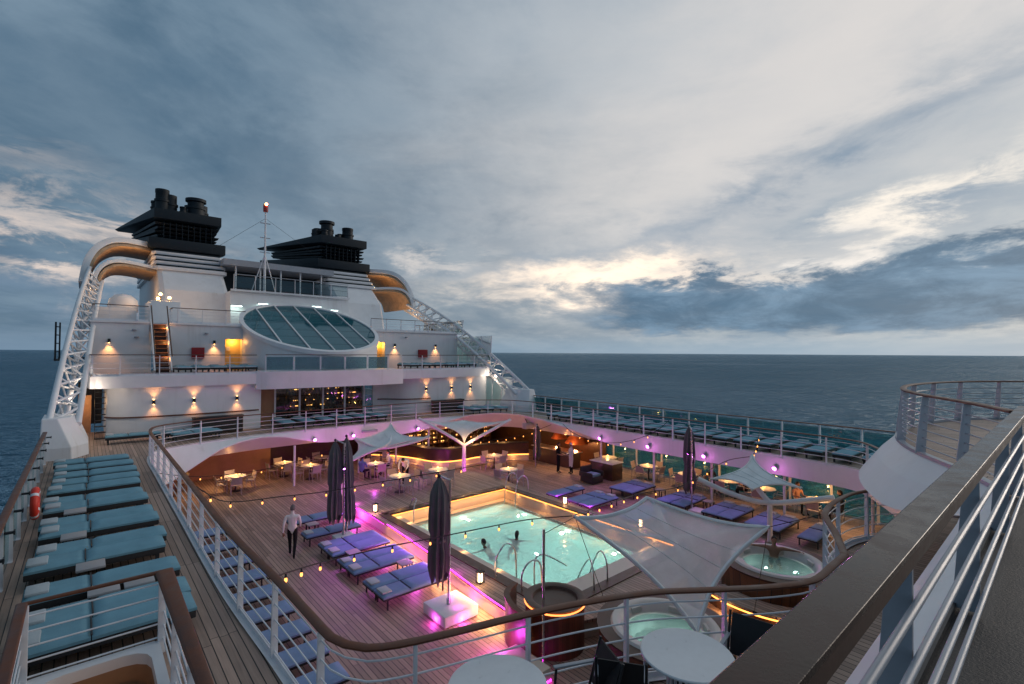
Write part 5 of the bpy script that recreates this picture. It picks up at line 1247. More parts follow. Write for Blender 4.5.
person('swimmer with long dark hair in the middle of the pool', (12.3, 13.8, -.14), rad(-60), SWIM, SWD, .018, True, .10)
person('bather leaning back on the rim of the hot tub', (15.98, 6.10, .02), rad(115), BATH, SW, .018, True, .06)
person('diner in light blue shirt seated under the small far sail', (11.3, 25.1, 0), rad(-60), SIT, outfit(CLB, SKIN, CLD), .022)
person('diner in white shirt seated across from the blue shirt', (13.1, 25.6, 0), rad(80), SIT, outfit(CLW, SKIN, CLD), .022)
tan = cloth_mat('tan_shirt', (.42, .22, .16))
person('diner in tan top seated at the starboard windows', (23.6, 8.05, 0), rad(150), SIT, outfit(tan, SKIN, CLD), .02)
person('diner in dark top seated nearest the terrace skirt', (23.5, 6.35, 0), rad(20), SIT, outfit(CLD, SKIN, CLD), .02, True, .1)
person('dark dressed diner at the starboard window table by the right sail', (23.7, 12.0, 0), rad(160), SIT, outfit(CLD, SKIN, CLD), .02)
person('dark dressed diner across the window table by the right sail', (23.6, 10.2, 0), rad(10), SIT, outfit(CLD, SKIN, CLD), .02)

# ------------------------------------------------------------------ dining furniture
def chair_proto():
    t = thing('dining_chair', '', 'chair'); fm = mat('chair_frame', (.42, .40, .39), .45, .3); sm = cloth_mat('chair_sling', (.42, .36, .34))
    MB().box(-.22, .22, -.21, .22, .43, .46).build('seat', sm, t, bevel=.012)
    m = MB(); vs = []
    for z, y in ((.50, -.21), (.66, -.235), (.86, -.28)):
        for x in (-.21, 0, .21): vs.append((x, y-.015*(x == 0), z))
    m.add(vs+[(a, b-.02, c) for a, b, c in vs], [(0, 1, 4, 3), (1, 2, 5, 4), (3, 4, 7, 6), (4, 5, 8, 7)]+[(9, 12, 13, 10), (10, 13, 14, 11), (12, 15, 16, 13), (13, 16, 17, 14), (0, 9, 10, 1), (1, 10, 11, 2), (6, 7, 16, 15), (7, 8, 17, 16), (0, 3, 12, 9), (3, 6, 15, 12), (2, 11, 14, 5), (5, 14, 17, 8)])
    m.build('backrest', sm, t, smooth=50)
    for x in (-.22, .22):
        MB().tube([(x, .21, 0), (x, .20, .45), (x, .18, .64)], .013, 6).build('leg', fm, t); MB().tube([(x, -.24, 0), (x, -.20, .44), (x, -.285, .88)], .013, 6).build('leg', fm, t)
        MB().tube([(x, .18, .64), (x, -.23, .645)], .015, 6).build('armrest', fm, t)
    return t
chairp = Proto(chair_proto())
def table_proto(name, top, r, ped):
    t = thing(name, '', 'table')
    MB().lathe((0, 0, 0), [(0, .715), (r-.02, .715), (r, .725), (r, .74), (r-.01, .75), (0, .75)], 40).build('table_top', top, t, smooth=35)
    if ped == 'slim':
        MB().lathe((0, 0, 0), [(0, 0), (.24, 0), (.24, .02), (.04, .035), (.035, .70), (.12, .715), (0, .715)], 20).build('pedestal', DARKM, t, smooth=35)
    else:
        m = MB(); m.cyl((0, 0), .19, 0, .712, 20); m.build('pedestal', DARKM, t)
        for k in range(22):
            a = 2*PI*k/22; MB().obox((.215*math.cos(a), .215*math.sin(a), .36), (.022, .03, .70), a).build('fluting', WHITE2, t)
    return t
tabp = Proto(table_proto('dining_table', mat('dining_top', (.60, .58, .56), .4, var=.05), .48, 'slim'))
CANDLE = glow('candle_glow', (1., .45, .12), 6.)
def candle_proto():
    t = thing('table_lantern', '', 'lantern'); MB().cyl((0, 0), .045, 0, .015, 12).build('base', DARKM, t)
    MB().lathe((0, 0, 0), [(0, .02), (.03, .02), (.034, .06), (.026, .09), (0, .095)], 10).build('flame_glass', CANDLE, t)
    return t
candp = Proto(candle_proto())
def settings(x, y, z, lab):
    """plates and glasses set on a table, one thing per plate"""
    for k, (dx, dy) in enumerate(((.25, .05), (-.22, -.12))):
        tag(MB().lathe((x+dx, y+dy, z), [(0, .751), (.08, .751), (.115, .768), (.11, .770), (.075, .756), (0, .756)], 18).build('plate', TABLEW, loc=(x+dx, y+dy, z+.75), smooth=40),
            ('one white plate on the ', 'other white plate on the ')[k]+lab, 'plate', 'plates on the dining tables')
TBL = [(5.7, 27.2, 0, 'warm lit table in the port corner', 1), (8.4, 28.7, 0, 'dim table behind the port fascia post', 1), (10.6, 28.9, 0, 'dim table behind the far sail', 0), (12.2, 25.4, 0, 'table of two diners under the far sail', 1), (14.1, 28.6, 0, 'dim table by the lit bar', 0),
       (11.0, 20.4, .48, 'magenta lit table where the waiter bends', 1), (13.0, 20.3, .48, 'table on the platform behind the near parasol', 1), (17.0, 19.7, 0, 'table beyond the pool ladder', 1),
       (23.5, 18.2, 0, 'lit window table farthest forward', 1), (23.4, 15.4, 0, 'lit window table, second from forward', 1), (23.4, 13.1, 0, 'lit window table behind the starboard parasol', 1), (23.7, 11.1, 0, 'window table of dark dressed diners', 1), (23.6, 9.4, 0, 'window table under the right sail', 1), (23.6, 7.2, 0, 'window table of the tan dressed diner', 1),
       (3.0, 28.7, 0, 'dim table deepest in the port corner', 1), (18.6, 22.9, 0, 'table between the Y mast and the far parasol', 1), (9.3, 27.2, 0, 'table just behind the far port posts', 1), (21.6, 14.9-.0+20, 0, '', -1)]
for x, y, z, lab, lit in TBL:
    if lit < 0: continue
    tabp.put((x, y, z), 0, 'round pale '+lab, 'round dining tables on the pool deck')
    occupied = {'table of two diners under the far sail': (), 'window table of dark dressed diners': (), 'window table of the tan dressed diner': ()}
    for a, nm in ((0, 'starboard'), (90, 'bow'), (180, 'port'), (270, 'stern')):
        ang = rad(a+rl.uniform(-9, 9)); d = .62+rl.uniform(0, .06)
        cx, cy = x+d*math.cos(ang), y+d*math.sin(ang)
        if cx > 24.2: continue
        lb = 'pale dining chair, '+nm+' side of the '+lab.replace(' of dark dressed diners', ' beside dark dressed diners')
        chairp.put((cx, cy, z), ang+PI/2, ' '.join(lb.split()[:16]), 'pale dining chairs round the tables')
    if lit:
        candp.put((x+.05, y+.1, z+.75), 0, 'small glowing lantern on the '+lab, 'small glowing table lanterns'); lamp('POINT', (x+.05, y+.1, z+1.0), 9, (1., .46, .13), .05)
        settings(x, y, z, lab)
# white topped tables and black chairs close to the camera on the lounge deck
nt = Proto(table_proto('bistro_table', TABLEW, .52, 'fluted'))
nt.put((3.30, 3.98, DZ), 0, 'round white bistro table on the near deck, partly below the picture edge', 'round white tables on the near deck')
nt.put((5.30, 2.98, DZ), .2, 'round white bistro table with fluted base beside the foreground railing', 'round white tables on the near deck')
def sling_proto():
    t = thing('sling_chair', '', 'chair')
    vs = []
    for z, y in ((.42, .22), (.40, -.02), (.42, -.20)):
        for x in (-.24, .24): vs.append((x, y, z))
    m = MB(); m.add(vs+[(a, b, c-.018) for a, b, c in vs], [(0, 1, 3, 2), (2, 3, 5, 4), (6, 8, 9, 7), (8, 10, 11, 9), (0, 6, 7, 1), (4, 5, 11, 10), (0, 2, 8, 6), (2, 4, 10, 8), (1, 7, 9, 3), (3, 9, 11, 5)]); m.build('seat', BLACK, t)
    vs = []
    for z, y in ((.44, -.21), (.66, -.25), (.90, -.33)):
        for x in (-.24, .24): vs.append((x, y, z))
    m = MB(); m.add(vs+[(a, b-.016, c) for a, b, c in vs], [(0, 1, 3, 2), (2, 3, 5, 4), (6, 8, 9, 7), (8, 10, 11, 9), (0, 6, 7, 1), (4, 5, 11, 10), (0, 2, 8, 6), (2, 4, 10, 8), (1, 7, 9, 3), (3, 9, 11, 5)]); m.build('backrest', BLACK, t)
    for x in (-.265, .265):
        MB().tube([(x, .24, 0), (x, .23, .40), (x, .21, .65)], .016, 8).build('leg', DARKM, t); MB().tube([(x, -.30, 0), (x, -.20, .40), (x, -.34, .92)], .016, 8).build('leg', DARKM, t)
        MB().bar((x, .24, .66), (x, -.26, .66), .05, .022).build('armrest', GREYP, t, bevel=.006)
    return t
slp = Proto(sling_proto())
for (x, y, a, l) in ((4.15, 3.55, 65, 'between the two white bistro tables, back to the camera side'), (4.66, 3.42, 305, 'pulled up to the white table by the foreground railing, arm showing'), (6.02, 2.62, 100, 'on the far side of the white table, beside the foreground railing')):
    slp.put((x, y, DZ), rad(a), 'black sling chair '+l, 'black sling chairs on the near deck')

# ------------------------------------------------------------------ under the forward deck: walls, bar, kitchen, service pieces
t = thing('restaurant_wall', 'warm brown rear wall of the covered restaurant ahead of the pool', 'wall', (8, 31.5, 0))
MB().box(-1.15, 8.2, 30.6, 30.75, 0, 2.05).build('panel', WARMWALL, t); MB().box(8.2, 24.4, 31.6, 31.75, 0, 2.05).build('dark_panel', DARKWOOD, t)
MB().box(8.1, 8.2, 30.76, 31.59, 0, 2.05).build('return_panel', DARKWOOD, t)
tag(MB().box(-1.18, -1.08, -3.9, 30.55, 0, 2.05).build('side_wall', WARMWALL, loc=(-1.1, 10, 0)), 'brown inner side wall under the port deck', 'wall')
# curved bar with glowing kick strip
cp = resample([(13.9, 29.6), (14.8, 28.4), (15.45, 27.0), (15.75, 25.7), (16.3, 24.9), (17.4, 24.6), (18.6, 24.65), (20.0, 24.3), (21.2, 23.7), (21.8, 23.3)], .3)
t = thing('curved_bar', 'curved dark bar counter with glowing orange strip along its foot', 'bar', (16, 26, 0))
m = MB(); wall(m, [(p.x, p.y) for p in cp], .36, 1.06, .12); m.build('counter_front', DARKWOOD, t, smooth=40)
MB().sweep([p+Vector((0, 0, 1.08)) for p in cp], [(-.12, -.02), (.45, -.02), (.45, .025), (-.12, .025)]).build('counter_top', DARKM, t)
MB().sweep([p+Vector((0, 0, .18)) for p in cp], [(.02, -.18), (.10, -.18), (.10, .18), (.02, .18)]).build('kick_board', CREAM, t)
MB().tube([p+Vector((0, 0, .33)) for p in offs(cp, -.0)], .03, 6).build('led_strip', ORANGE_LED, t)
MB().sweep([p+Vector((0, 0, .02)) for p in cp], [(-.30, -.02), (.0, -.02), (.0, .03), (-.30, .03)]).build('foot_step', CREAM, t)
for x, y in ((16.5, 27.6), (18.5, 27.3), (20.5, 27.2), (22.4, 26.6)): lamp('POINT', (x, y, 1.75), 16, (1., .46, .15), .1)
for p, d in along(cp, 1.7)[1:]: lamp('POINT', (p.x-.18*d.y*-1*0+.18*d.y, p.y-.18*d.x, .28), 2.6, (1., .45, .14), .08)
t = thing('bottle_wall', 'dark wall of lit bottle shelves behind the curved bar', 'shelves', (19, 28.5, 0))
m = MB(); led = MB(); bt = MB(); rr = random.Random(11)
for i in range(13):
    x = 15.4+.62*i; m.box(x-.02, x+.02, 28.6, 29.0, .2, 2.04)
for z in (.7, 1.0, 1.3, 1.6, 1.85):
    m.box(15.4, 22.9, 28.6, 29.0, z-.02, z)
    for i in range(12):
        for k in range(4):
            x = 15.5+.62*i+.14*k
            if rr.random() < .75: bt.lathe((x, 28.72, z), [(0, 0), (.035, 0), (.035, .13), (.014, .17), (.014, .22), (0, .22)], 7, rr.randrange(3))
        if rr.random() < .8: led.box(15.5+.62*i, 15.5+.62*i+rr.uniform(.15, .5), 28.93, 28.95, z+.02, z+.06)
m.box(15.3, 23.0, 29.0, 29.05, 0, 2.05); m.build('shelving', DARKWOOD, t); led.build('shelf_light', glow('amber_led', (1., .42, .10), 4.), t)
o = bt.build('bottles', [mat('bottle_dark', (.02, .03, .02), .15), mat('bottle_amber', (.25, .10, .03), .15), mat('bottle_clear', (.4, .38, .34), .15)], t); o['kind'] = 'stuff'
t = thing('open_kitchen', 'open kitchen station with glowing copper hood behind the two staff', 'kitchen', (23, 21, 0))
MB().box(21.9, 22.6, 19.6, 23.0, 0, .92).build('counter', DARKWOOD, t, bevel=.01); MB().box(21.8, 22.7, 19.5, 23.1, .92, .96).build('worktop', STEEL, t)
MB().box(24.1, 24.2, 18.9, 31.5, 0, 2.04).build('back_panel', DARKWOOD, t)
MB().lathe((23.4, 20.6, 0), [(.75, 1.25), (.72, 1.30), (.5, 1.62), (.22, 1.80), (.2, 2.05)], 24).build('copper_hood', mat('copper', (.75, .25, .10), .3, .9), t, smooth=50)
MB().lathe((23.4, 22.1, 0), [(.55, 1.35), (.5, 1.4), (.35, 1.65), (.16, 1.80), (.15, 2.05)], 24).build('copper_hood', MATS['copper'], t, smooth=50)
for x, y, z, p in ((23.2, 20.5, 1.1, 26), (23.0, 21.9, 1.15, 26), (22.2, 20.3, 1.7, 14), (22.2, 22.2, 1.7, 14)): lamp('POINT', (x, y, z), p, (1., .36, .12), .1)
t = thing('service_counter', 'dark brown service counter with pale folded cloth top near the starboard pool row', 'counter', (22, 17, 0))
MB().box(21.5, 22.4, 16.4, 17.9, 0, .88).build('cabinet', DARKWOOD, t, bevel=.01); MB().box(21.45, 22.45, 16.35, 17.95, .88, .92).build('counter_top', TABLEW, t, bevel=.01)
t = thing('lounge_chair', 'dark wicker armchair with blue seat cushion beside the service counter', 'armchair', (20.5, 17, 0))
MB().box(20.1, 20.95, 16.6, 17.45, .05, .36).build('frame', WICKER, t, bevel=.03); MB().box(20.2, 20.85, 16.65, 17.3, .36, .50).build('seat_cushion', BLUE, t, bevel=.05); MB().box(20.1, 20.95, 17.35, 17.5, .36, .82).build('backrest', WICKER, t, bevel=.04)
for x in (20.06, 20.99): MB().box(x-.06, x+.06, 16.6, 17.45, .36, .60).build('armrest', WICKER, t, bevel=.03)
# posts under the deck edge
for i, (x, y, l) in enumerate(((8.2, 26.33, 'nearest the port corner'), (11.9, 26.9, 'behind the double parasol'), (14.6, 27.6, 'beside the far sail'), (16.25, 26.5, 'behind the Y shaped mast'), (21.8, 17.4, 'by the service counter'), (21.75, 14.0, 'behind the first starboard loungers'), (21.8, 11.0, 'behind the starboard parasol'), (21.8, 7.9, 'under the right sail'), (21.8, 4.9, 'nearest the terrace skirt'))):
    tag(MB().cyl((x, y), .055, 0, 2.06, 14).build('deck_post', WHITE2, loc=(x, y, 0), smooth=40), 'slim white post under the deck edge, '+l, 'post', 'slim posts under the deck edge')
t = thing('starboard_windows', 'teal tinted window wall along the starboard side of the pool deck', 'window wall', (24.4, 14, 0)); k = 0
for k in range(18):
    y = 2.+1.65*k; MB().box(24.40, 24.42, y+.05, y+1.6, .12, 2.0).build('window_pane', TEALGLASS, t); MB().box(24.36, 24.46, y-.05, y+.05, 0, 2.05).build('mullion', WHITE2, t)
# ceiling lights under the overhang
cl = thing('ceiling_light', '', 'ceiling light'); MB().lathe((0, 0, 0), [(.09, 0), (.09, -.02), (.06, -.025), (.06, -.01)], 16).build('frame', WHITE2, cl); MB().cyl((0, 0), .06, -.018, -.008, 14).build('lens', CANDLE, cl)
clp = Proto(cl)
for x, y, p, l in ((2.5, 27.5, 22, 'over the deepest port corner table'), (5.6, 27.6, 34, 'over the port corner table'), (8.6, 28.9, 10, 'over the dim port table'), (12.3, 27.6, 8, 'over the diners under the far sail'), (17.5, 26.5, 22, 'over the port end of the bar'), (20.3, 26.4, 22, 'over the starboard end of the bar'), (21.6, 19.9, 26, 'over the kitchen staff'),
                   (23.2, 16.8, 20, 'over the forward window tables'), (23.2, 14.2, 20, 'between the lit window tables'), (23.2, 10.2, 16, 'over the dark dressed diners'), (22.9, 7.0, 24, 'over the tan dressed diner'), (.6, 20, 10, 'under the port deck by the hidden loungers'), (22.4, 5.6, 26, 'nearest the terrace skirt')):
    clp.put((x, y, 2.055), 0, 'small round ceiling light '+l, 'small ceiling lights under the deck'); lamp('SPOT', (x, y, 2.02), p*2.4, WRM, .06, (0, 0, -1), 2.4, .8)
# magenta fascia lamps
for i, (x, y, nx, ny, l) in enumerate(((9.12, 26.2, 0, -1, 'first from the port corner'), (11.2, 26.2, 0, -1, 'above the double parasol'), (15.2, 26.15, 0, -1, 'beside the far sails'), (21.2, 16.9, -1, 0, 'farthest forward on the starboard fascia'), (21.2, 13.9, -1, 0, 'second on the starboard fascia'), (21.2, 11.0, -1, 0, 'above the starboard parasol'), (21.2, 8.0, -1, 0, 'beside the right sail'))):
    t = thing('spot_lamp', 'violet glowing spot lamp on the white fascia, '+l, 'spot lamp', (x, y, 2.32), group='violet spot lamps on the fascia')
    a = Vector((x+nx*.03, y+ny*.03, 2.34)); d = Vector((nx, ny, -.35)).normalized(); m = MB(); m.tube([a, a+d*.16], [.06, .085], 14); m.build('lamp_body', GREYP, t)
    m = MB(); m.tube([a+d*.161, a+d*.175], [.075, .06], 14); m.build('lens', MAGLENS, t); m = MB(); m.box(x-.03, x+.03, y-.03, y+.03, 2.3, 2.45); m.build('bracket', GREYP, t)
    q = a+d*.3; lamp('SPOT', q, 26, (.95, .26, .85), .05, (nx, ny, -.75), 2.6, .9); lamp('POINT', a+d*.5+Vector((0, 0, .05)), 4.5, (.95, .22, .85), .06)
t = thing('ceiling_speaker', 'grey boxy loudspeaker hanging from the starboard forward arch', 'speaker', (21.0, 22.6, 2.3)); MB().box(20.7, 21.35, 22.4, 22.75, 2.15, 2.5).build('speaker_box', GREYP, t, bevel=.03); MB().tube([(21.0, 22.6, 2.5), (21.0, 22.9, 2.9)], .03, 8).build('bracket', DARKM, t)
tag(MB().box(11.7, 12.6, 25.98, 26.16, 2.38, 2.5).build('air_vent', GREYP, loc=(12, 26, 2.4), bevel=.02), 'grey vent box on the forward fascia between violet lamps', 'vent')
# lifebuoy
t = thing('lifebuoy', 'red lifebuoy hanging on the port outer rail beside the loungers', 'lifebuoy', (-.80, 15.78, 3.3))
ringp = [(-.80, 15.78+.30*math.cos(a), 3.36+.30*math.sin(a)) for a in [2*PI*k/28 for k in range(28)]]
MB().tube(ringp, .075, 10, closed=True).build('ring', RED, t, smooth=60)
for k in (3, 10, 17, 24):
    a, b = ringp[k], ringp[(k+1) % 28]; MB().tube([a, b], .079, 10).build('band', WHITE2, t)

# ------------------------------------------------------------------ parasols, sails, lanterns and string lights
def parasol(lab, cx, cy, z0, z1, pole, base, r=.24, tilt=(0, 0), mm=PARA):
    t = thing('closed_parasol', lab, 'parasol', (cx, cy, 0)); n = 64; k = 22; vs = []
    for i in range(k):
        u = i/(k-1); z = z1+(z0-z1)*u; rr_ = r*(.12+.80*min(1., u/.16)**.6+.10*u) if u < .90 else r*(1.02-.16*(u-.90)/.10)
        if abs(u-.62) < .06: rr_ *= .82
        for j in range(n):
            a = 2*PI*j/n; f = 1+.27*math.sin(8*a+2.2*u+.5*math.sin(3*a))*min(1, u*2.5)+.08*math.sin(19*a+4*u)
            vs.append((cx+tilt[0]*u+rr_*f*math.cos(a), cy+tilt[1]*u+rr_*f*math.sin(a), z-((.13*math.sin(8*a)+.07*math.sin(3*a+1)) if i == k-1 else (.05*math.sin(8*a) if i == k-2 else 0))))
    MB().add(vs, [(i*n+j, i*n+(j+1) % n, (i+1)*n+(j+1) % n, (i+1)*n+j) for i in range(k-1) for j in range(n)]).build('folded_canopy', mm, t, smooth=70)
    MB().tube([(cx+tilt[0]*.62+.0, cy+tilt[1]*.62, z1+(z0-z1)*.61)]*1+[(cx+tilt[0]*.62, cy+tilt[1]*.62, z1+(z0-z1)*.635)], r*.86, 20).build('tie_strap', mm, t)
    px_, py_ = pole
    MB().tube([(px_, py_, base[2] if base else 0), (px_, py_, z1-.05)], .035, 10).build('pole', STEEL, t)
    MB().tube([(px_, py_, z1-.08), (cx, cy, z1+.06)], .025, 8).build('arm', STEEL, t); MB().ball((cx, cy, z1+.05), .05, 10).build('finial', DARKM, t)
    if base:
        bx, by, bz, bs = base; MB().box(bx-bs, bx+bs, by-bs, by+bs, .03, bz).build('base', TABLEW, t, bevel=.02)
        MB().tube([(px_, py_, bz), (px_, py_, bz+.14)], .06, 12).build('base_collar', STEEL, t)
    return t
parasol('tall closed grey parasol on a white slab base glowing magenta at its edge', 7.08, 11.0, 1.0, 3.6, (7.32, 10.86), (7.38, 10.86, .30, .52), .225)
parasol('closed grey parasol standing between the far pool lounger pairs, wider of two', 6.95, 17.75, .80, 3.62, (7.2, 17.5), (7.2, 17.4, .26, .34), .215)
parasol('closed grey parasol leaning behind the wider double parasol', 7.30, 17.6, .75, 3.75, (7.42, 17.75), None, .17, (.14, -.1))
parasol('closed dark parasol with pale pole among the starboard pool loungers', 20.25, 11.25, .85, 3.65, (20.0, 11.0), (20.0, 10.7, .2, .3), .215)
parasol('closed grey parasol beneath the starboard forward arch', 20.75, 21.45, .55, 2.5, (20.5, 21.3), None, .19)
for (x, y, z), aim, p, l in (((7.26, 10.92, 2.75), (-.05, 2.7, -2.75), 150, 'near white base parasol'), ((7.14, 17.44, 2.75), (-.1, -2.6, -2.75), 110, 'far parasol pair'), ((19.95, 11.05, 2.6), (-1.4, 2.2, -2.6), 50, 'starboard parasol')):
    t = thing('spot_lamp', 'small violet spot lamp clamped to the pole of the '+l, 'spot lamp', (x, y, z), group='violet spot lamps on the parasol poles')
    d = Vector(aim).normalized(); q = Vector((x, y, z)); MB().tube([q, q+d*.12], [.035, .05], 12).build('lamp_body', DARKM, t); MB().tube([q+d*.121, q+d*.128], [.042, .03], 12).build('lens', MAGLENS, t)
    lamp('SPOT', q+d*.2, p, (.80, .12, 1.), .05, d, 1.5, 1.)
for x, y, p in ((7.38, 10.86, 14),):
    for dx, dy in ((-.6, -.1), (0, -.62), (.6, .2)): lamp('POINT', (x+dx, y+dy, .10), 3, MAGC, .06)

def sail(name, lab, a, b, c, d, mm, sag=.12, edge=.025, belly=.0, n=18, cat='sail'):
    """four-cornered tension membrane a-b-c-d with scalloped edges"""
    A, B, C, D = (Vector(q) for q in (a, b, c, d)); t = thing(name, lab, cat, tuple((A+B+C+D)/4)); cen = (A+B+C+D)/4
    def pt(u, v):
        u2 = u+sag*(.5-u)*2*(4*v*(1-v))*.5; v2 = v+sag*(.5-v)*2*(4*u*(1-u))*.5
        p = A*(1-u2)*(1-v2)+B*u2*(1-v2)+C*u2*v2+D*(1-u2)*v2
        return p-Vector((0, 0, belly*16*u*(1-u)*v*(1-v)))
    vs = [pt(i/n, j/n) for i in range(n+1) for j in range(n+1)]
    MB().add(vs, [(i*(n+1)+j, i*(n+1)+j+1, (i+1)*(n+1)+j+1, (i+1)*(n+1)+j) for i in range(n) for j in range(n)]).build('membrane', mm, t, smooth=80, fix=False)
    rim = [pt(i/n, 0) for i in range(n)]+[pt(1, j/n) for j in range(n)]+[pt(1-i/n, 1) for i in range(n)]+[pt(0, 1-j/n) for j in range(n)]
    MB().tube(rim, edge, 6, closed=True).build('edge_band', SAILS, t, smooth=60)
    for u in (.3, .5, .7): MB().tube([pt(u, .02+.96*j/n)+Vector((0, 0, .004)) for j in range(n+1)], .008, 5).build('seam', SAILS, t)
    for q in (A, B, C, D):
        MB().ball(q, .05, 8).build('corner_ring', STEEL, t)
    return t
PK, LF, RT, BT = (10.55, 7.0, 3.32), (9.09, 8.05, 2.9), (12.05, 4.72, 2.88), (9.35, 5.02, 1.3)
t = sail('shade_sail', 'large translucent white mesh sail stretched over the hot tubs', LF, PK, RT, BT, SAIL, .17, .05)
MB().tube(resample([Vector((11.15, 5.75, 0)), Vector((11.0, 6.1, 1.6)), Vector((10.6, 6.9, 3.3))], .2), .06, 10).build('mast', WHITE2, t, smooth=60)
MB().tube(resample([Vector(LF), Vector((10.35, 6.55, 2.55)), Vector(RT)], .2), .035, 8).build('spar', WHITE2, t, smooth=60)
for a, b in ((LF, (9.9, 7.65, .48)), (RT, (12.9, 5.4, .4)), (LF, (7.72, 7.75, 2.9)), (RT, (12.6, 3.0, 3.7))): MB().tube([a, b], .008, 5).build('stay_wire', DARKM, t)
t = sail('shade_sail', 'small white pyramid sail with curved arms before the forward fascia', (9.98, 23.0, 2.62), (12.06, 23.4, 3.15), (13.1, 21.3, 2.62), (9.2, 22.75, 1.55), SAILS, .34, .03)
for q in ([(9.98, 23.0, 2.68), (11.0, 22.4, 2.2), (12.2, 21.8, 2.35), (13.1, 21.25, 2.68)], [(9.2, 22.75, 1.5), (10.2, 22.4, 2.0), (11.4, 22.3, 2.4), (12.06, 23.4, 3.1)]):
    MB().tube(resample([Vector(p) for p in q], .2), .07, 10).build('curved_arm', SAILS, t, smooth=60)
MB().tube([(9.2, 22.75, 0), (9.2, 22.75, 1.55)], .06, 10).build('mast', WHITE2, t)
t = sail('shade_sail', 'pale trumpet shaped sail on a lit Y mast before the curved bar', (14.9, 25.4, 2.95), (17.4, 24.4, 2.75), (19.1, 22.0, 2.9), (16.35, 22.85, 1.75), SAILS, .42, .03)
for q in ([(16.35, 22.85, 1.6), (15.9, 23.5, 2.05), (14.9, 25.4, 2.98)], [(16.35, 22.85, 1.6), (17.3, 22.5, 2.1), (19.1, 22.0, 2.92)]):
    MB().tube(resample([Vector(p) for p in q], .2), [.085]*len(resample([Vector(p) for p in q], .2)), 10).build('curved_arm', SAILS, t, smooth=60)
MB().tube([(16.35, 22.85, 0), (16.35, 22.85, 1.7)], [.13, .10], 12).build('mast', SAILS, t)
lamp('POINT', (16.2, 22.6, 1.95), 12, ORG, .06); lamp('POINT', (16.6, 22.5, 1.9), 10, ORG, .06)
t = sail('shade_sail', 'small white pyramid sail with sweeping arms by the starboard pool row', (16.2, 8.2, 2.62), (18.5, 7.8, 3.2), (17.35, 5.8, 2.62), (16.6, 7.0, 2.45), SAILS, .34, .03)
for q in ([(16.15, 8.65, 2.55), (16.6, 7.6, 2.15), (17.1, 6.65, 2.0), (17.45, 4.9, 2.5)], [(17.1, 6.65, 2.0), (17.3, 7.2, 2.5), (18.5, 7.8, 3.15)]):
    MB().tube(resample([Vector(p) for p in q], .2), .085, 10).build('curved_arm', SAILS, t, smooth=60)
MB().tube([(17.1, 6.65, 0), (17.1, 6.65, 2.0)], .08, 12).build('mast', WHITE2, t)
# lanterns on the pool coping
def lantern():
    t = thing('pool_lantern', '', 'lantern'); MB().box(-.09, .09, -.09, .09, 0, .03).build('base', DARKM, t); MB().cyl((0, 0), .062, .03, .26, 14).build('glass', LANT, t)
    for x in (-.08, .08):
        for y in (-.08, .08): MB().box(x-.008, x+.008, y-.008, y+.008, .03, .30).build('upright', DARKM, t)
    MB().box(-.095, .095, -.095, .095, .29, .32).build('lid', DARKM, t); MB().tube([(-.05, 0, .32), (0, 0, .40), (.05, 0, .32)], .006, 5).build('handle', DARKM, t)
    return t
lp = Proto(lantern())
for x, y, l in ((8.9, 18.5, 'at the far port corner of the pool'), (8.42, 10.95, 'beside the looped grab rails'), (15.5, 14.3, 'on the starboard coping'), (15.6, 10.6, 'behind the translucent sail')):
    lp.put((x, y, PZ+.012), .2, 'glowing lantern '+l, 'glowing lanterns on the pool platform'); lamp('POINT', (x-.2, y-.15, PZ+.35), 5, WRM, .05)
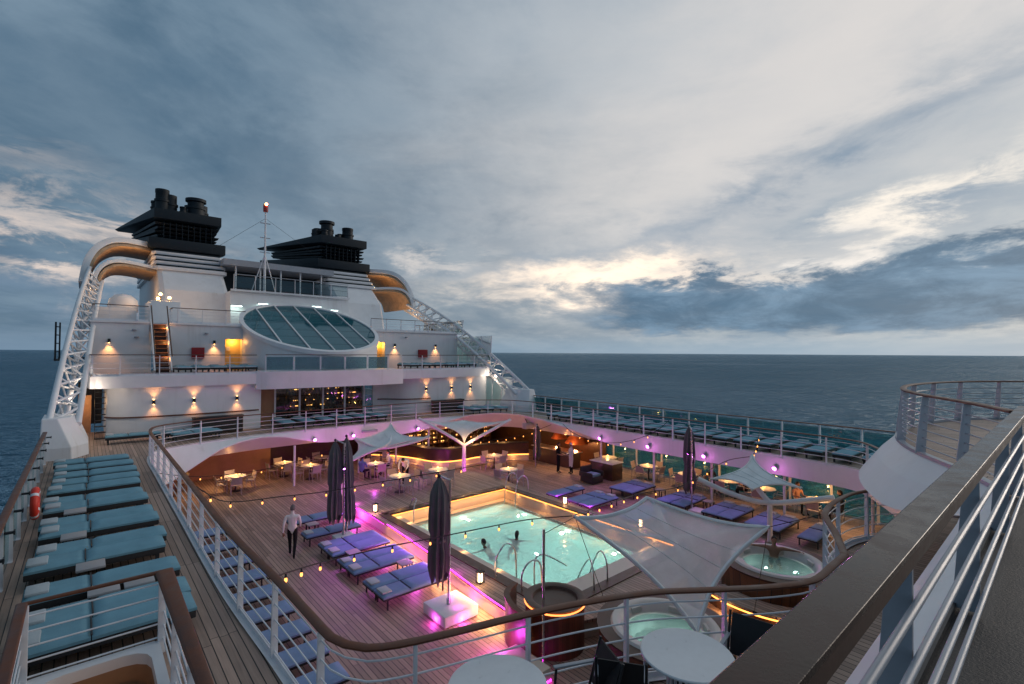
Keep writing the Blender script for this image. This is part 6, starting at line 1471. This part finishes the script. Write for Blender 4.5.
# string lights
def string(lab, pts, gap=.62, sagf=.0):
    t = thing('string_light', lab, 'string lights', pts[0]); P = resample([Vector(p) for p in pts], .15)
    MB().tube(P, .013, 5).build('wire', BLACK, t)
    acc = along(P, gap)
    for p, d in acc[1:-1]:
        sck = MB().tube([p, p-Vector((0, 0, .07))], [.012, .022], 7).build('socket', BLACK, t)
        MB().lathe((p.x, p.y, p.z-.07), [(0, -.078), (.018, -.066), (.024, -.042), (.018, -.012), (.013, 0)], 9).build('bulb', BULB, t, smooth=60)
    return t
string('string of warm bulbs from the near port railing to the translucent sail', [(1.95, 7.3, 3.78), (3.36, 9.24, 2.98), (4.83, 9.55, 2.80), (6.0, 9.36, 2.78), (7.2, 9.1, 2.8), (8.2, 8.75, 2.85), (9.05, 8.1, 2.92)], .85)
string('string of warm bulbs from the port railing past the double parasol', [(2.0, 13.4, 3.75), (2.87, 14.5, 2.98), (4.27, 14.74, 2.80), (5.5, 14.5, 2.78), (6.85, 14.34, 2.82), (8.7, 13.68, 2.98), (10.4, 13.2, 3.1)], .85)
string('string of warm bulbs sagging from the right sail across the starboard loungers', [(18.5, 7.8, 3.15), (18.35, 8.6, 2.9), (17.75, 8.94, 2.62), (16.8, 9.05, 2.42), (15.6, 9.1, 2.26), (14.0, 9.5, 2.25), (11.5, 9.0, 2.5), (9.1, 8.1, 2.92)], .95)
string('string of warm bulbs hanging before the starboard fascia', [(21.05, 19.6, 2.75), (20.5, 18.4, 2.5), (20.2, 17.0, 2.35), (20.1, 15.6, 2.35), (20.4, 14.4, 2.6), (20.9, 13.4, 3.1), (21.15, 12.8, 3.7)], .70)
string('string of warm bulbs from the right sail up to the starboard railing', [(18.5, 7.8, 3.2), (19.2, 8.0, 3.2), (20.2, 8.3, 3.4), (21.15, 8.6, 3.78)], .55)
string('string of warm bulbs across the far end under the forward fascia', [(2.2, 22.5, 2.3), (4.0, 23.6, 1.7), (7.0, 24.4, 1.55), (9.9, 23.0, 2.5)], .9)
string('string of warm bulbs across the mouth of the curved bar', [(16.35, 22.85, 1.9), (18.0, 22.6, 1.75), (20.0, 21.9, 1.95), (21.1, 20.6, 2.6)], .55)
